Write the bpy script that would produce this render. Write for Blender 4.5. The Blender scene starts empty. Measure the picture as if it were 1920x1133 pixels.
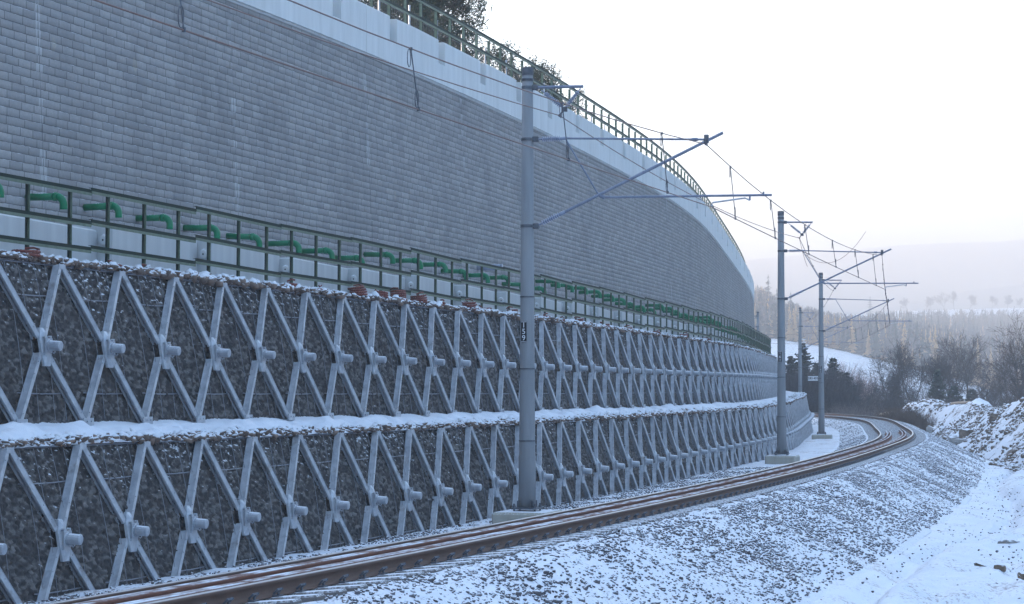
import bpy, math, random
import numpy as np
from mathutils import Vector, Matrix

R = math.radians
C = bpy.context.scene.collection
rng = np.random.default_rng(7)
random.seed(7)

# ------------------------------------------------------------------ camera, sky, sun
FPX, HOR, ROLL, EYE = 4312.04, 739.57, 0.0011, 1.922
PITCH = math.atan((HOR - 566.5) / FPX)
cam_d = bpy.data.cameras.new('camera')
cam_d.sensor_width = 36.0
cam_d.lens = 36.0 * FPX / 1920.0
cam_d.clip_start = 0.2
cam_d.clip_end = 20000
cam = bpy.data.objects.new('camera', cam_d)
C.objects.link(cam)
cam.matrix_world = (Matrix.Translation((0, 0, EYE)) @ Matrix.Rotation(R(90) + PITCH, 4, 'X') @ Matrix.Rotation(ROLL, 4, 'Z'))
bpy.context.scene.camera = cam

SUN_EL, SUN_AZ = 9.0, -62.0      # azimuth from +Y (view direction), negative = to the left, behind the wall
world = bpy.data.worlds.new('World')
bpy.context.scene.world = world
world.use_nodes = True
wn = world.node_tree
wn.nodes.clear()
sky = wn.nodes.new('ShaderNodeTexSky')
sky.sky_type = 'NISHITA'
sky.sun_disc = False
sky.sun_elevation = R(SUN_EL)
sky.sun_rotation = R(SUN_AZ)
sky.altitude = 500
sky.air_density = 1.0
sky.dust_density = 1.5
sky.ozone_density = 1.7
bg = wn.nodes.new('ShaderNodeBackground')
bg.inputs[1].default_value = 0.15
out = wn.nodes.new('ShaderNodeOutputWorld')
wn.links.new(sky.outputs[0], bg.inputs[0])
wn.links.new(bg.outputs[0], out.inputs[0])
sun_d = bpy.data.lights.new('sun', 'SUN')
sun_d.energy = 3.2
sun_d.angle = R(0.6)
sun_d.color = (1.0, 0.80, 0.64)
sun = bpy.data.objects.new('sun', sun_d)
C.objects.link(sun)
_sv = Vector((math.sin(R(SUN_AZ)) * math.cos(R(SUN_EL)), math.cos(R(SUN_AZ)) * math.cos(R(SUN_EL)), math.sin(R(SUN_EL))))
sun.rotation_euler = _sv.to_track_quat('Z', 'Y').to_euler()
sun.location = (0, 0, 60)
scn = bpy.context.scene
scn.view_settings.view_transform = 'Standard'
scn.view_settings.look = 'None'
scn.view_settings.gamma = 1
scn.view_settings.exposure = 3.08
scn.cycles.use_denoising = True
scn.cycles.volume_bounces = 1
scn.cycles.max_bounces = 6
scn.cycles.volume_step_rate = 5

# ------------------------------------------------------------------ helpers
def link(o, parent=None):
    C.objects.link(o)
    if parent is not None:
        o.parent = parent
    return o

def tag(o, label=None, cat=None, group=None, kind=None):
    if label: o['label'] = label
    if cat: o['category'] = cat
    if group: o['group'] = group
    if kind or cat: o['kind'] = kind or 'thing'
    return o

def empty(name, loc=(0, 0, 0), rz=0.0):
    o = bpy.data.objects.new(name, None)
    o.location = loc
    o.rotation_euler = (0, 0, rz)
    o.empty_display_size = 0.2
    return link(o)

class MB:
    """collects pieces and links them as one mesh object"""
    def __init__(s):
        s.v = []; s.f = []; s.n = 0; s.mi = []; s.cur = 0
    def add(s, verts, faces):
        b = s.n
        s.v.extend([tuple(float(c) for c in v) for v in verts])
        s.f.extend([tuple(i + b for i in f) for f in faces])
        s.mi.extend([s.cur] * len(faces))
        s.n += len(verts)
    def box(s, x0, x1, y0, y1, z0, z1, bev=0.0):
        if bev <= 0:
            v = [(x, y, z) for z in (z0, z1) for y in (y0, y1) for x in (x0, x1)]
            s.add(v, [(0, 2, 3, 1), (4, 5, 7, 6), (0, 1, 5, 4), (2, 6, 7, 3), (0, 4, 6, 2), (1, 3, 7, 5)])
            return
        b = bev
        def ring(ix, iy, z):
            return [(x0 + ix, y0 + iy + 0, z), (x1 - ix, y0 + iy, z), (x1 - ix, y1 - iy, z), (x0 + ix, y1 - iy, z)]
        def oct_(z, inset):
            return [(x0 + b, y0 + inset, z), (x1 - b, y0 + inset, z), (x1 - inset, y0 + b, z), (x1 - inset, y1 - b, z),
                    (x1 - b, y1 - inset, z), (x0 + b, y1 - inset, z), (x0 + inset, y1 - b, z), (x0 + inset, y0 + b, z)]
        L = oct_(z0, b) + oct_(z0 + b, 0) + oct_(z1 - b, 0) + oct_(z1, b)
        # collapse inner rings to the bevel rectangle
        F = [tuple(range(7, -1, -1)), tuple(range(24, 32))]
        for r in range(3):
            for i in range(8):
                j = (i + 1) % 8
                F.append((r * 8 + i, r * 8 + j, (r + 1) * 8 + j, (r + 1) * 8 + i))
        s.add(L, F)
    def prism(s, poly, axis_pts, caps=True):
        """poly: list of (a,b) in the local frame of each axis point; axis_pts: list of (origin, A, B)"""
        n = len(poly); V = []
        for o, A, B in axis_pts:
            for a, b in poly:
                V.append((o[0] + A[0] * a + B[0] * b, o[1] + A[1] * a + B[1] * b, o[2] + A[2] * a + B[2] * b))
        F = []
        for k in range(len(axis_pts) - 1):
            for i in range(n):
                j = (i + 1) % n
                F.append((k * n + i, k * n + j, (k + 1) * n + j, (k + 1) * n + i))
        if caps:
            F.append(tuple(range(n - 1, -1, -1)))
            F.append(tuple((len(axis_pts) - 1) * n + i for i in range(n)))
        s.add(V, F)
    def tube(s, pts, r, n=8, caps=True):
        pts = [Vector(p) for p in pts]
        rs = r if isinstance(r, (list, tuple)) else [r] * len(pts)
        ap = []
        ref = Vector((0, 0, 1)); prev = None
        for i, p in enumerate(pts):
            t = (pts[min(i + 1, len(pts) - 1)] - pts[max(i - 1, 0)]).normalized()
            if prev is None:
                a = t.cross(ref)
                if a.length < 0.05:
                    a = t.cross(Vector((0, 1, 0)))
            else:
                a = prev - t * prev.dot(t)
                if a.length < 0.01: a = t.cross(ref)
            prev = a
            a.normalize()
            b = t.cross(a).normalized()
            ap.append((p, a * rs[i], b * rs[i]))
        circ = [(math.cos(2 * math.pi * k / n), math.sin(2 * math.pi * k / n)) for k in range(n)]
        s.prism(circ, ap, caps)
    def beam(s, p, q, wa, wb, n_out):
        """rectangular bar from p to q; wb measured along n_out, wa across"""
        p = Vector(p); q = Vector(q); t = (q - p).normalized(); nb = Vector(n_out)
        nb = (nb - t * nb.dot(t)).normalized(); a = t.cross(nb)
        h = [(-wa / 2, wb[0]), (wa / 2, wb[0]), (wa / 2, wb[1]), (-wa / 2, wb[1])]
        s.prism(h, [(p, a, nb), (q, a, nb)])
    def build(s, name, mats, parent=None, smooth=False):
        me = bpy.data.meshes.new(name)
        me.from_pydata(s.v, [], s.f)
        mats = mats if isinstance(mats, (list, tuple)) else [mats]
        for m in mats: me.materials.append(m)
        if len(mats) > 1:
            me.polygons.foreach_set('material_index', s.mi)
        if smooth:
            me.shade_smooth()
        me.update()
        # consistent outward normals
        import bmesh
        bm = bmesh.new(); bm.from_mesh(me)
        bmesh.ops.recalc_face_normals(bm, faces=bm.faces)
        bm.to_mesh(me); bm.free()
        return link(bpy.data.objects.new(name, me), parent)

def np_mesh(name, V, F, mat, parent=None, smooth=False, attr=None):
    """big mesh from arrays; F (n,3) or (n,4)"""
    V = np.asarray(V, np.float32); F = np.asarray(F, np.int32)
    me = bpy.data.meshes.new(name)
    k = F.shape[1]
    me.vertices.add(len(V)); me.vertices.foreach_set('co', V.ravel())
    me.loops.add(F.size); me.loops.foreach_set('vertex_index', F.ravel())
    me.polygons.add(len(F))
    me.polygons.foreach_set('loop_start', np.arange(0, F.size, k, dtype=np.int32))
    me.polygons.foreach_set('loop_total', np.full(len(F), k, np.int32))
    if smooth:
        me.polygons.foreach_set('use_smooth', np.ones(len(F), bool))
    for m in (mat if isinstance(mat, (list, tuple)) else [mat]): me.materials.append(m)
    me.update(calc_edges=True)
    if attr is not None:
        for an, av in attr.items():
            a = me.attributes.new(an, 'FLOAT', 'POINT')
            a.data.foreach_set('value', np.asarray(av, np.float32).ravel())
    return link(bpy.data.objects.new(name, me), parent)

def grid_faces(nu, nv, flip=False):
    i = np.arange(nu - 1)[:, None] * nv + np.arange(nv - 1)[None, :]
    q = np.stack([i, i + nv, i + nv + 1, i + 1], -1).reshape(-1, 4)
    return q[:, ::-1] if flip else q

def _hash(ix, iy, k=0):
    h = (ix.astype(np.int64) * 374761393 + iy.astype(np.int64) * 668265263 + k * 1274126177) & 0x7fffffff
    h = ((h ^ (h >> 13)) * 1274126177) & 0x7fffffff
    h = h ^ (h >> 16)
    return (h & 0xffffff) / float(0xffffff)

def vnoise(x, y, k=0):
    ix = np.floor(x); iy = np.floor(y); fx = x - ix; fy = y - iy
    fx = fx * fx * (3 - 2 * fx); fy = fy * fy * (3 - 2 * fy)
    ix = ix.astype(np.int64); iy = iy.astype(np.int64)
    a = _hash(ix, iy, k); b = _hash(ix + 1, iy, k); c = _hash(ix, iy + 1, k); d = _hash(ix + 1, iy + 1, k)
    return (a * (1 - fx) + b * fx) * (1 - fy) + (c * (1 - fx) + d * fx) * fy

def fbm(x, y, oct_=4, k=0):
    s = 0; a = .5; t = 0
    for o in range(oct_):
        s = s + a * vnoise(x * 2 ** o + 13.7 * o, y * 2 ** o + 7.1 * o, k + o); t += a; a *= .5
    return s / t

def cells(x, y, k=0):
    """F1 distance, F2-F1 and id of the nearest jittered cell point (unit cells)"""
    ix = np.floor(x).astype(np.int64); iy = np.floor(y).astype(np.int64)
    d1 = np.full(x.shape, 9.); d2 = np.full(x.shape, 9.); idv = np.zeros(x.shape); ox = np.zeros(x.shape); oy = np.zeros(x.shape)
    for dx in (-1, 0, 1):
        for dy in (-1, 0, 1):
            cx = ix + dx; cy = iy + dy
            px = cx + .15 + .7 * _hash(cx, cy, k); py = cy + .15 + .7 * _hash(cx, cy, k + 5)
            d = np.hypot(px - x, py - y)
            c = d < d1
            d2 = np.where(c, d1, np.minimum(d2, d)); d1 = np.where(c, d, d1)
            idv = np.where(c, _hash(cx, cy, k + 9), idv); ox = np.where(c, x - px, ox); oy = np.where(c, y - py, oy)
    return d1, d2 - d1, idv, ox, oy

def sstep(a, b, x):
    t = np.clip((x - a) / (b - a), 0, 1)
    return t * t * (3 - 2 * t)

# ------------------------------------------------------------------ alignment of the line (metres along the outer rail)
KN = np.array([-60, -25, -5, 15, 30, 45, 60, 75, 90, 105, 125, 150, 180, 220, 300.])
KV = np.array([.00235, .00235, .00195, .00156, .00151, .00158, .00028, .0032, .00288, -.00054, .00083, .00495, .00474, .00453, .00432])
SS = np.arange(-60, 300, 0.25)
_k = np.interp(SS, KN, KV)
_i0 = int(np.argmin(abs(SS)))
PSI = -np.concatenate([[0], np.cumsum((_k[1:] + _k[:-1]) / 2) * .25]); PSI = PSI - PSI[_i0] + .31529
def _cum(a):
    c = np.concatenate([[0], np.cumsum((a[1:] + a[:-1]) / 2) * .25]); return c - c[_i0]
CX = _cum(np.sin(PSI)) - 2.5162; CY = _cum(np.cos(PSI)) + 23.8709
GT, GW = .00188, .00139
def fr(s):
    return np.interp(s, SS, CX), np.interp(s, SS, CY), np.interp(s, SS, PSI)
def W(s, d, z, g=GW):
    """world point at station s, offset d to the left of the outer rail, height z above it"""
    s = np.asarray(s, float); x, y, a = fr(s)
    return np.stack(np.broadcast_arrays(x - d * np.cos(a), y + d * np.sin(a), z + g * s), -1)
def rz(s):
    return math.pi / 2 - float(fr(s)[2])
ADJ = dict(l=(-.105, .1043, -.0787), u=(-.0277, .0707, -.0715), t=(-.1613, -.5469, .8207))
def adj(s, g):
    a, b, c = ADJ[g]; q = np.maximum(np.asarray(s, float) - 10, 0) / 50
    return a * q * q, b * q * q + c * np.asarray(s, float) / 50
def WG(s, d, z, g):
    da, za = adj(s, g)
    return W(s, d + da, z + za)

# ------------------------------------------------------------------ materials
def N(nt, t, **kw):
    n = nt.nodes.new(t)
    for k, v in kw.items(): setattr(n, k, v)
    return n
def newmat(name):
    m = bpy.data.materials.new(name); m.use_nodes = True
    nt = m.node_tree; nt.nodes.clear()
    o = N(nt, 'ShaderNodeOutputMaterial'); b = N(nt, 'ShaderNodeBsdfPrincipled')
    nt.links.new(b.outputs[0], o.inputs[0])
    b.inputs['Specular IOR Level'].default_value = .3
    return m, nt, b
def noise(nt, scale, detail=4, rough=.55, vec=None):
    n = N(nt, 'ShaderNodeTexNoise'); n.inputs['Scale'].default_value = scale; n.inputs['Detail'].default_value = detail
    n.inputs['Roughness'].default_value = rough
    if vec: nt.links.new(vec, n.inputs['Vector'])
    return n
def ramp(nt, fac, stops):
    r = N(nt, 'ShaderNodeValToRGB'); e = r.color_ramp.elements
    while len(e) < len(stops): e.new(.5)
    for i, (p, c) in enumerate(stops):
        e[i].position = p; e[i].color = (c[0], c[1], c[2], 1) if not isinstance(c, (int, float)) else (c, c, c, 1)
    nt.links.new(fac, r.inputs[0]); return r
def mth(nt, op, a, b=None, c=None):
    m = N(nt, 'ShaderNodeMath', operation=op)
    for i, x in enumerate((a, b, c)):
        if x is None: continue
        if isinstance(x, (int, float)): m.inputs[i].default_value = x
        else: nt.links.new(x, m.inputs[i])
    return m.outputs[0]
def mix(nt, fac, a, b, mode='MIX'):
    m = N(nt, 'ShaderNodeMix', data_type='RGBA', blend_type=mode)
    if isinstance(fac, (int, float)): m.inputs[0].default_value = fac
    else: nt.links.new(fac, m.inputs[0])
    for i, x in ((6, a), (7, b)):
        if isinstance(x, tuple): m.inputs[i].default_value = (*x, 1)
        else: nt.links.new(x, m.inputs[i])
    return m.outputs[2]
def bump(nt, b, h, strength=.3, dist=.01):
    n = N(nt, 'ShaderNodeBump'); n.inputs['Strength'].default_value = strength; n.inputs['Distance'].default_value = dist
    nt.links.new(h, n.inputs['Height']); nt.links.new(n.outputs[0], b.inputs['Normal']); return n
def objvec(nt):
    return N(nt, 'ShaderNodeTexCoord').outputs['Object']
def geovec(nt):
    return N(nt, 'ShaderNodeNewGeometry').outputs['Position']
SNOW = (.68, .70, .74)
def snow_cap(nt, b, base, lo, hi, vec, nscale=30, namp=.35, rim=0):
    """lay snow where the surface faces up"""
    g = N(nt, 'ShaderNodeNewGeometry'); sx = N(nt, 'ShaderNodeSeparateXYZ'); nt.links.new(g.outputs['Normal'], sx.inputs[0])
    nn = noise(nt, nscale, 2, .5, vec)
    h = mth(nt, 'ADD', sx.outputs[2], mth(nt, 'MULTIPLY', mth(nt, 'SUBTRACT', nn.outputs[0], .5), namp * 2))
    if rim:
        ra = N(nt, 'ShaderNodeAttribute', attribute_name='rim'); n3 = noise(nt, 1.3, 3, .6, vec)
        h = mth(nt, 'ADD', h, mth(nt, 'MULTIPLY', mth(nt, 'ADD', mth(nt, 'MULTIPLY', ra.outputs['Fac'], .5), mth(nt, 'MULTIPLY', n3.outputs[0], .7)), rim)); h = mth(nt, 'SUBTRACT', h, rim * .62)
    mr = N(nt, 'ShaderNodeMapRange', interpolation_type='SMOOTHSTEP')
    nt.links.new(h, mr.inputs[0]); mr.inputs[1].default_value = lo; mr.inputs[2].default_value = hi
    nt.links.new(mix(nt, mr.outputs[0], base, SNOW), b.inputs['Base Color'])
    return mr.outputs[0]

def simple(name, c1, c2, scale=4, rough=.7, metal=0.0, bstr=.15, bdist=.004, fine=60, snow=None, detail=5, world=False, stain=None):
    m, nt, b = newmat(name); v = geovec(nt) if world else objvec(nt)
    n = noise(nt, scale, detail, .6, v)
    col = mix(nt, ramp(nt, n.outputs[0], [(.3, 0), (.7, 1)]).outputs[0], c1, c2)
    if stain:
        n9 = noise(nt, 2.2, 5, .7, v); col = mix(nt, ramp(nt, n9.outputs[0], [(.58, 0), (.7, .8)]).outputs[0], col, stain)
    if snow: snow_cap(nt, b, col, snow[0], snow[1], v)
    else: nt.links.new(col, b.inputs['Base Color'])
    b.inputs['Roughness'].default_value = rough; b.inputs['Metallic'].default_value = metal
    f = noise(nt, fine, 3, .6, v); bump(nt, b, f.outputs[0], bstr, bdist)
    return m

M = {}
# snow
def snow_mat(name, speck=0.0, soil=(.10, .085, .075), fscale=9.0, thr=.62):
    m, nt, b = newmat(name); v = geovec(nt)
    big = noise(nt, .7, 4, .6, v); col = mix(nt, big.outputs[0], (.60, .625, .68), (.71, .73, .77))
    if speck:
        n1 = noise(nt, fscale, 5, .7, v); n2 = noise(nt, .55, 3, .6, v)
        h = mth(nt, 'ADD', n1.outputs[0], mth(nt, 'MULTIPLY', mth(nt, 'SUBTRACT', n2.outputs[0], .5), speck))
        f = ramp(nt, h, [(thr, 0), (thr + .05, 1)])
        col = mix(nt, f.outputs[0], col, soil)
    nt.links.new(col, b.inputs['Base Color']); b.inputs['Roughness'].default_value = .6
    n = noise(nt, 7, 6, .65, v); bump(nt, b, n.outputs[0], .5, .05)
    return m
M['snow'] = snow_mat('snow')
M['path_snow'] = snow_mat('trodden_snow', .55, (.33, .30, .30), 13, .585)
M['heap_snow'] = snow_mat('snow_over_soil', .9, (.065, .045, .035), 2.6, .56)
M['ballast_snow'] = snow_mat('snow_on_ballast', .22, (.09, .09, .11), 17, .60)
# stones
def stone_mat(name, ca, cb, lo, hi, namp=.3, cc=None, rim=0):
    m, nt, b = newmat(name); v = geovec(nt)
    a = N(nt, 'ShaderNodeAttribute', attribute_name='stone')
    n = noise(nt, 25, 4, .6, v)
    f = mth(nt, 'ADD', mth(nt, 'MULTIPLY', a.outputs['Fac'], .75), mth(nt, 'MULTIPLY', n.outputs[0], .35))
    col = ramp(nt, f, [(.1, ca), (.9, cb)] if cc is None else [(.1, ca), (.6, cb), (.95, cc)]).outputs[0]
    snow_cap(nt, b, col, lo, hi, v, 22, namp, rim)
    b.inputs['Roughness'].default_value = .85; bump(nt, b, noise(nt, 90, 3, .6, v).outputs[0], .4, .004)
    return m
M['ballast_stone'] = stone_mat('ballast_stone', (.045, .043, .05), (.16, .15, .16), .52, .82)
M['tan_stone'] = stone_mat('sandstone', (.10, .075, .065), (.26, .19, .15), .18, .50, .4)
M['gabion'] = stone_mat('gabion_rock', (.028, .026, .028), (.082, .075, .073), .50, .80, .50, (.20, .185, .175), .75)
# steel, paint, plastics
M['galv'] = simple('galvanised_steel', (.33, .35, .39), (.55, .57, .60), 5.5, .5, .25, .1, .002, 80, snow=(.86, 1.15), world=True, stain=(.24, .22, .21))
M['galv_cap'] = simple('galvanised_cap', (.30, .32, .36), (.48, .50, .53), 8, .5, .3, .1, .002, 90, snow=(.55, .9), world=True)
M['wire'] = simple('mesh_wire_steel', (.20, .21, .24), (.3, .31, .34), 10, .5, .5)
M['dark_steel'] = simple('dark_steel', (.07, .075, .09), (.14, .15, .17), 10, .55, .4)
M['tube_steel'] = simple('bracket_steel', (.16, .18, .24), (.23, .26, .33), 8, .5, .3)
M['insul'] = simple('grey_insulator', (.22, .25, .33), (.33, .36, .45), 12, .35, 0)
M['copper'] = simple('wire_copper', (.13, .075, .07), (.2, .12, .1), 10, .5, .4)
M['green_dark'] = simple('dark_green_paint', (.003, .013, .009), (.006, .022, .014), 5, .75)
M['green_pale'] = simple('pale_green_paint', (.09, .125, .085), (.15, .19, .135), 9, .6)  # paler green for the lower rail strips and post edges
M['green_pipe'] = simple('green_plastic', (.002, .13, .055), (.012, .20, .09), 5, .35, snow=(.88, 1.05))
M['red_hose'] = simple('terracotta_hose', (.14, .04, .032), (.22, .07, .052), 9, .6, snow=(.75, 1.0))
M['white'] = simple('white_plate', (.75, .76, .78), (.8, .8, .82), 9, .5)
M['black'] = simple('black_plate', (.012, .012, .016), (.02, .02, .025), 9, .5)
# concrete
def concrete(name, c1, c2, streak=.3, snow=None):
    m, nt, b = newmat(name); v = objvec(nt)
    mp = N(nt, 'ShaderNodeMapping'); mp.inputs['Scale'].default_value = (3.0, 3.0, .35); nt.links.new(v, mp.inputs[0])
    n1 = noise(nt, 1.2, 5, .6, mp.outputs[0]); n2 = noise(nt, .8, 3, .5, v)
    col = mix(nt, ramp(nt, n1.outputs[0], [(.35, 0), (.68, 1)]).outputs[0], c1, c2)
    col = mix(nt, mth(nt, 'MULTIPLY', n2.outputs[0], streak), col, tuple(c * .75 for c in c1))
    if snow: snow_cap(nt, b, col, snow[0], snow[1], v)
    else: nt.links.new(col, b.inputs['Base Color'])
    b.inputs['Roughness'].default_value = .85
    bump(nt, b, noise(nt, 45, 4, .6, v).outputs[0], .2, .004)
    return m
M['coping'] = concrete('pale_concrete', (.58, .59, .58), (.68, .69, .68), .2)
M['block'] = concrete('cast_concrete', (.50, .51, .51), (.60, .61, .60), .3, (.8, 1.0))
M['mast'] = concrete('spun_concrete', (.20, .21, .225), (.29, .30, .31), .5)
M['footing'] = concrete('footing_concrete', (.33, .31, .26), (.42, .40, .35), .3, (.7, .95))
M['sleeper'] = concrete('sleeper_concrete', (.13, .12, .12), (.20, .19, .18), .4, (.62, .95))
# rail: rusty sides, polished and frosted head (by height in the rail's own profile, from the attribute)
def rail_mat(name, c1, c2, head):
    m, nt, b = newmat(name); v = geovec(nt)
    n = noise(nt, 3, 6, .7, v); n2 = noise(nt, 40, 4, .6, v)
    col = mix(nt, n.outputs[0], c1, c2); col = mix(nt, mth(nt, 'MULTIPLY', n2.outputs[0], .4), col, tuple(c * .5 for c in c1))
    a = N(nt, 'ShaderNodeAttribute', attribute_name='head')
    fr_ = ramp(nt, noise(nt, 1.3, 4, .7, v).outputs[0], [(.42, 0), (.6, 1)])
    hc = mix(nt, fr_.outputs[0], head, SNOW) if name != 'running_rail' else mix(nt, 0.0, head, SNOW)
    nt.links.new(mix(nt, a.outputs['Fac'], col, hc), b.inputs['Base Color'])
    if name == 'running_rail': 
        nt.links.new(mth(nt, 'MULTIPLY', a.outputs['Fac'], .8), b.inputs['Metallic'])
        nt.links.new(mth(nt, 'SUBTRACT', .8, mth(nt, 'MULTIPLY', a.outputs['Fac'], .45)), b.inputs['Roughness'])
    else: b.inputs['Roughness'].default_value = .8
    bump(nt, b, n2.outputs[0], .3, .003)
    return m
M['rail'] = rail_mat('running_rail', (.10, .062, .05), (.17, .105, .08), (.38, .36, .36))
M['spare_rail'] = rail_mat('spare_rail', (.15, .062, .04), (.24, .10, .065), (.2, .12, .1))
# block facing of the tall wall, uv: u = station, v = height
def wall_mat():
    m, nt, b = newmat('split_block_facing')
    uv = N(nt, 'ShaderNodeUVMap', uv_map='uv'); sx = N(nt, 'ShaderNodeSeparateXYZ'); nt.links.new(uv.outputs[0], sx.inputs[0])
    u, v = sx.outputs[0], sx.outputs[1]
    bt = N(nt, 'ShaderNodeTexBrick'); bt.offset = .5; bt.offset_frequency = 2; bt.squash = 1.45; bt.squash_frequency = 3
    cm = N(nt, 'ShaderNodeCombineXYZ')
    row = mth(nt, 'FLOOR', mth(nt, 'DIVIDE', v, .15))
    wn_ = N(nt, 'ShaderNodeTexWhiteNoise', noise_dimensions='1D'); nt.links.new(row, wn_.inputs['W'])
    nt.links.new(mth(nt, 'ADD', u, mth(nt, 'MULTIPLY', wn_.outputs['Value'], .9)), cm.inputs[0]); nt.links.new(v, cm.inputs[1])
    nt.links.new(cm.outputs[0], bt.inputs['Vector'])
    bt.inputs['Scale'].default_value = 1; bt.inputs['Brick Width'].default_value = .44; bt.inputs['Row Height'].default_value = .15
    bt.inputs['Mortar Size'].default_value = .010; bt.inputs['Mortar Smooth'].default_value = .3
    bt.inputs['Bias'].default_value = -.1
    bt.inputs['Color1'].default_value = (.27, .262, .258, 1); bt.inputs['Color2'].default_value = (.38, .365, .355, 1)
    bt.inputs['Mortar'].default_value = (.045, .045, .05, 1)
    p = geovec(nt)
    n1 = noise(nt, .35, 4, .6, p); n2 = noise(nt, 14, 5, .7, p)
    col = mix(nt, ramp(nt, n1.outputs[0], [(.35, 0), (.7, 1)]).outputs[0], mix(nt, .12, bt.outputs[0], (.24, .24, .235)), mix(nt, .15, bt.outputs[0], (.40, .39, .375)))
    col = mix(nt, ramp(nt, n2.outputs[0], [(.3, 0), (.8, .5)]).outputs[0], col, (.19, .185, .185))
    mps = N(nt, 'ShaderNodeMapping'); mps.inputs['Scale'].default_value = (.8, .8, .22); nt.links.new(p, mps.inputs[0])
    stn = noise(nt, 1.0, 4, .6, mps.outputs[0]); col = mix(nt, ramp(nt, stn.outputs[0], [(.5, 0), (.72, .45)]).outputs[0], col, (.15, .15, .155))
    # movement joints every 8.65 m with lime run-off beside them
    w = mth(nt, 'DIVIDE', mth(nt, 'SUBTRACT', u, 13.68), 8.648)
    fx = mth(nt, 'MULTIPLY', mth(nt, 'ABSOLUTE', mth(nt, 'SUBTRACT', w, mth(nt, 'ROUND', w))), 8.648)
    joint = mth(nt, 'LESS_THAN', fx, .012)
    wj = N(nt, 'ShaderNodeTexWhiteNoise', noise_dimensions='2D'); cj = N(nt, 'ShaderNodeCombineXYZ'); nt.links.new(row, cj.inputs[0]); nt.links.new(mth(nt, 'ROUND', w), cj.inputs[1]); nt.links.new(cj.outputs[0], wj.inputs['Vector'])
    zone = ramp(nt, noise(nt, .45, 2, .5, p).outputs[0], [(.38, 0), (.52, 1)]).outputs[0]
    lime = mth(nt, 'LESS_THAN', fx, mth(nt, 'MULTIPLY', mth(nt, 'MULTIPLY', zone, mth(nt, 'SUBTRACT', wj.outputs['Value'], .25)), .19))
    col = mix(nt, mth(nt, 'MULTIPLY', lime, .5), col, (.50, .50, .50)); col = mix(nt, mth(nt, 'MULTIPLY', joint, .7), col, (.08, .08, .09))
    # a few odd pale replacement patches
    pn = noise(nt, .9, 2, .5, p)
    col = mix(nt, mth(nt, 'MULTIPLY', ramp(nt, pn.outputs[0], [(.74, 0), (.76, 1)]).outputs[0], .35), col, (.4, .36, .28))
    snow_cap(nt, b, col, .45, 1.0, p, 6, .4)
    b.inputs['Roughness'].default_value = .9
    h = mth(nt, 'ADD', mth(nt, 'MULTIPLY', bt.outputs['Fac'], -1.0), mth(nt, 'MULTIPLY', n2.outputs[0], .9))
    bump(nt, b, h, .7, .012)
    return m
M['facing'] = wall_mat()
def veg(name, c1, c2, rough=.9):
    m, nt, b = newmat(name); v = geovec(nt)
    n = noise(nt, 1.6, 3, .6, v); nt.links.new(mix(nt, ramp(nt, n.outputs[0], [(.35, 0), (.65, 1)]).outputs[0], c1, c2), b.inputs['Base Color'])
    b.inputs['Roughness'].default_value = rough
    return m
M['needles'] = veg('spruce_needles', (.018, .035, .022), (.045, .06, .035))
M['larch'] = veg('larch_needles', (.50, .27, .09), (.66, .40, .16))
M['bark'] = veg('bark', (.04, .032, .028), (.08, .065, .058))
M['twig'] = veg('twigs', (.04, .029, .026), (.085, .06, .05))
M['darktwig'] = veg('dark_twigs', (.03, .026, .03), (.07, .055, .055))
M['sunglow_redtwig'] = veg('sunglow_red_twigs', (.30, .18, .155), (.46, .30, .25))  # pinkish sun glow on the scrub put into the twig colour
M['greytwig'] = veg('grey_twigs', (.12, .095, .085), (.22, .17, .145))
M['scrub'] = veg('dry_scrub', (.075, .045, .03), (.14, .085, .055))
M['log'] = simple('peeled_log', (.35, .25, .17), (.5, .38, .28), 3, .8)
M['clod'] = simple('soil_clod', (.09, .065, .045), (.2, .15, .11), 3, .9, snow=(.55, .9), bstr=.6, bdist=.03, fine=14)
M['meadow'] = snow_mat('meadow_snow', .55, (.20, .16, .13), 1.7, .565)
M['forest_floor'] = veg('forest_floor', (.10, .09, .085), (.2, .18, .17))
M['horizon_block'] = veg('horizon_block_wood', (.012, .016, .012), (.035, .04, .035))  # dark surface of the unseen slope that cuts horizon light
M['mountain'] = veg('mountain_forest', (.06, .07, .07), (.22, .22, .23))

# ------------------------------------------------------------------ ground
def ground_z(s, d):
    """cross section of the formation, height above the outer rail"""
    s = np.asarray(s, float); d = np.asarray(d, float)
    z = np.interp(d, [-60, -22, -9, -6, -4.6, -4.1, -3.6, -3.0, 2.8, 3.6, 5.0, 7.0], [-1.1, -1.2, -1.30, -1.33, -1.28, -1.40, -1.34, -1.32, -1.1, -.78, -.84, -.97])
    return z
sg = np.concatenate([np.arange(-30, 4, 1.0), np.arange(4, 70, .14), np.arange(70, 130, .3), np.arange(130, 216, 1.0)])
dg = np.concatenate([np.arange(-60, -16, 1.5), np.arange(-16, -2.6, .12), np.arange(-2.6, 3.0, .4), np.arange(3.0, 6.7, .12)])
Sg, Dg = np.meshgrid(sg, dg, indexing='ij')
Zg = ground_z(Sg, Dg)
tr = sstep(-3.4, -4.4, Dg)
Zg = Zg + (fbm(Sg * .5, Dg * .9, 5, 3) - .5) * .42 * tr
Zg = Zg + (fbm(Sg * 2.2, Dg * 2.2, 4, 4) - .5) * .13 * tr
wob = (vnoise(Sg * .12, Sg * 0, 8) - .5) * 1.4
for c0, w0, a0 in ((-4.3, .24, -.26), (-6.3, .2, -.13), (-8.0, .2, -.13)):
    Zg = Zg + a0 * np.exp(-((Dg - c0 - wob) / w0) ** 2) * (.4 + vnoise(Sg * .5, Dg * .2, 12))
Zg = Zg + .10 * np.exp(-((Dg + 4.9 - wob) / .35) ** 2)
w2 = (vnoise(Sg * .07, Sg * 0, 18) - .5) * 2.0
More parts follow.
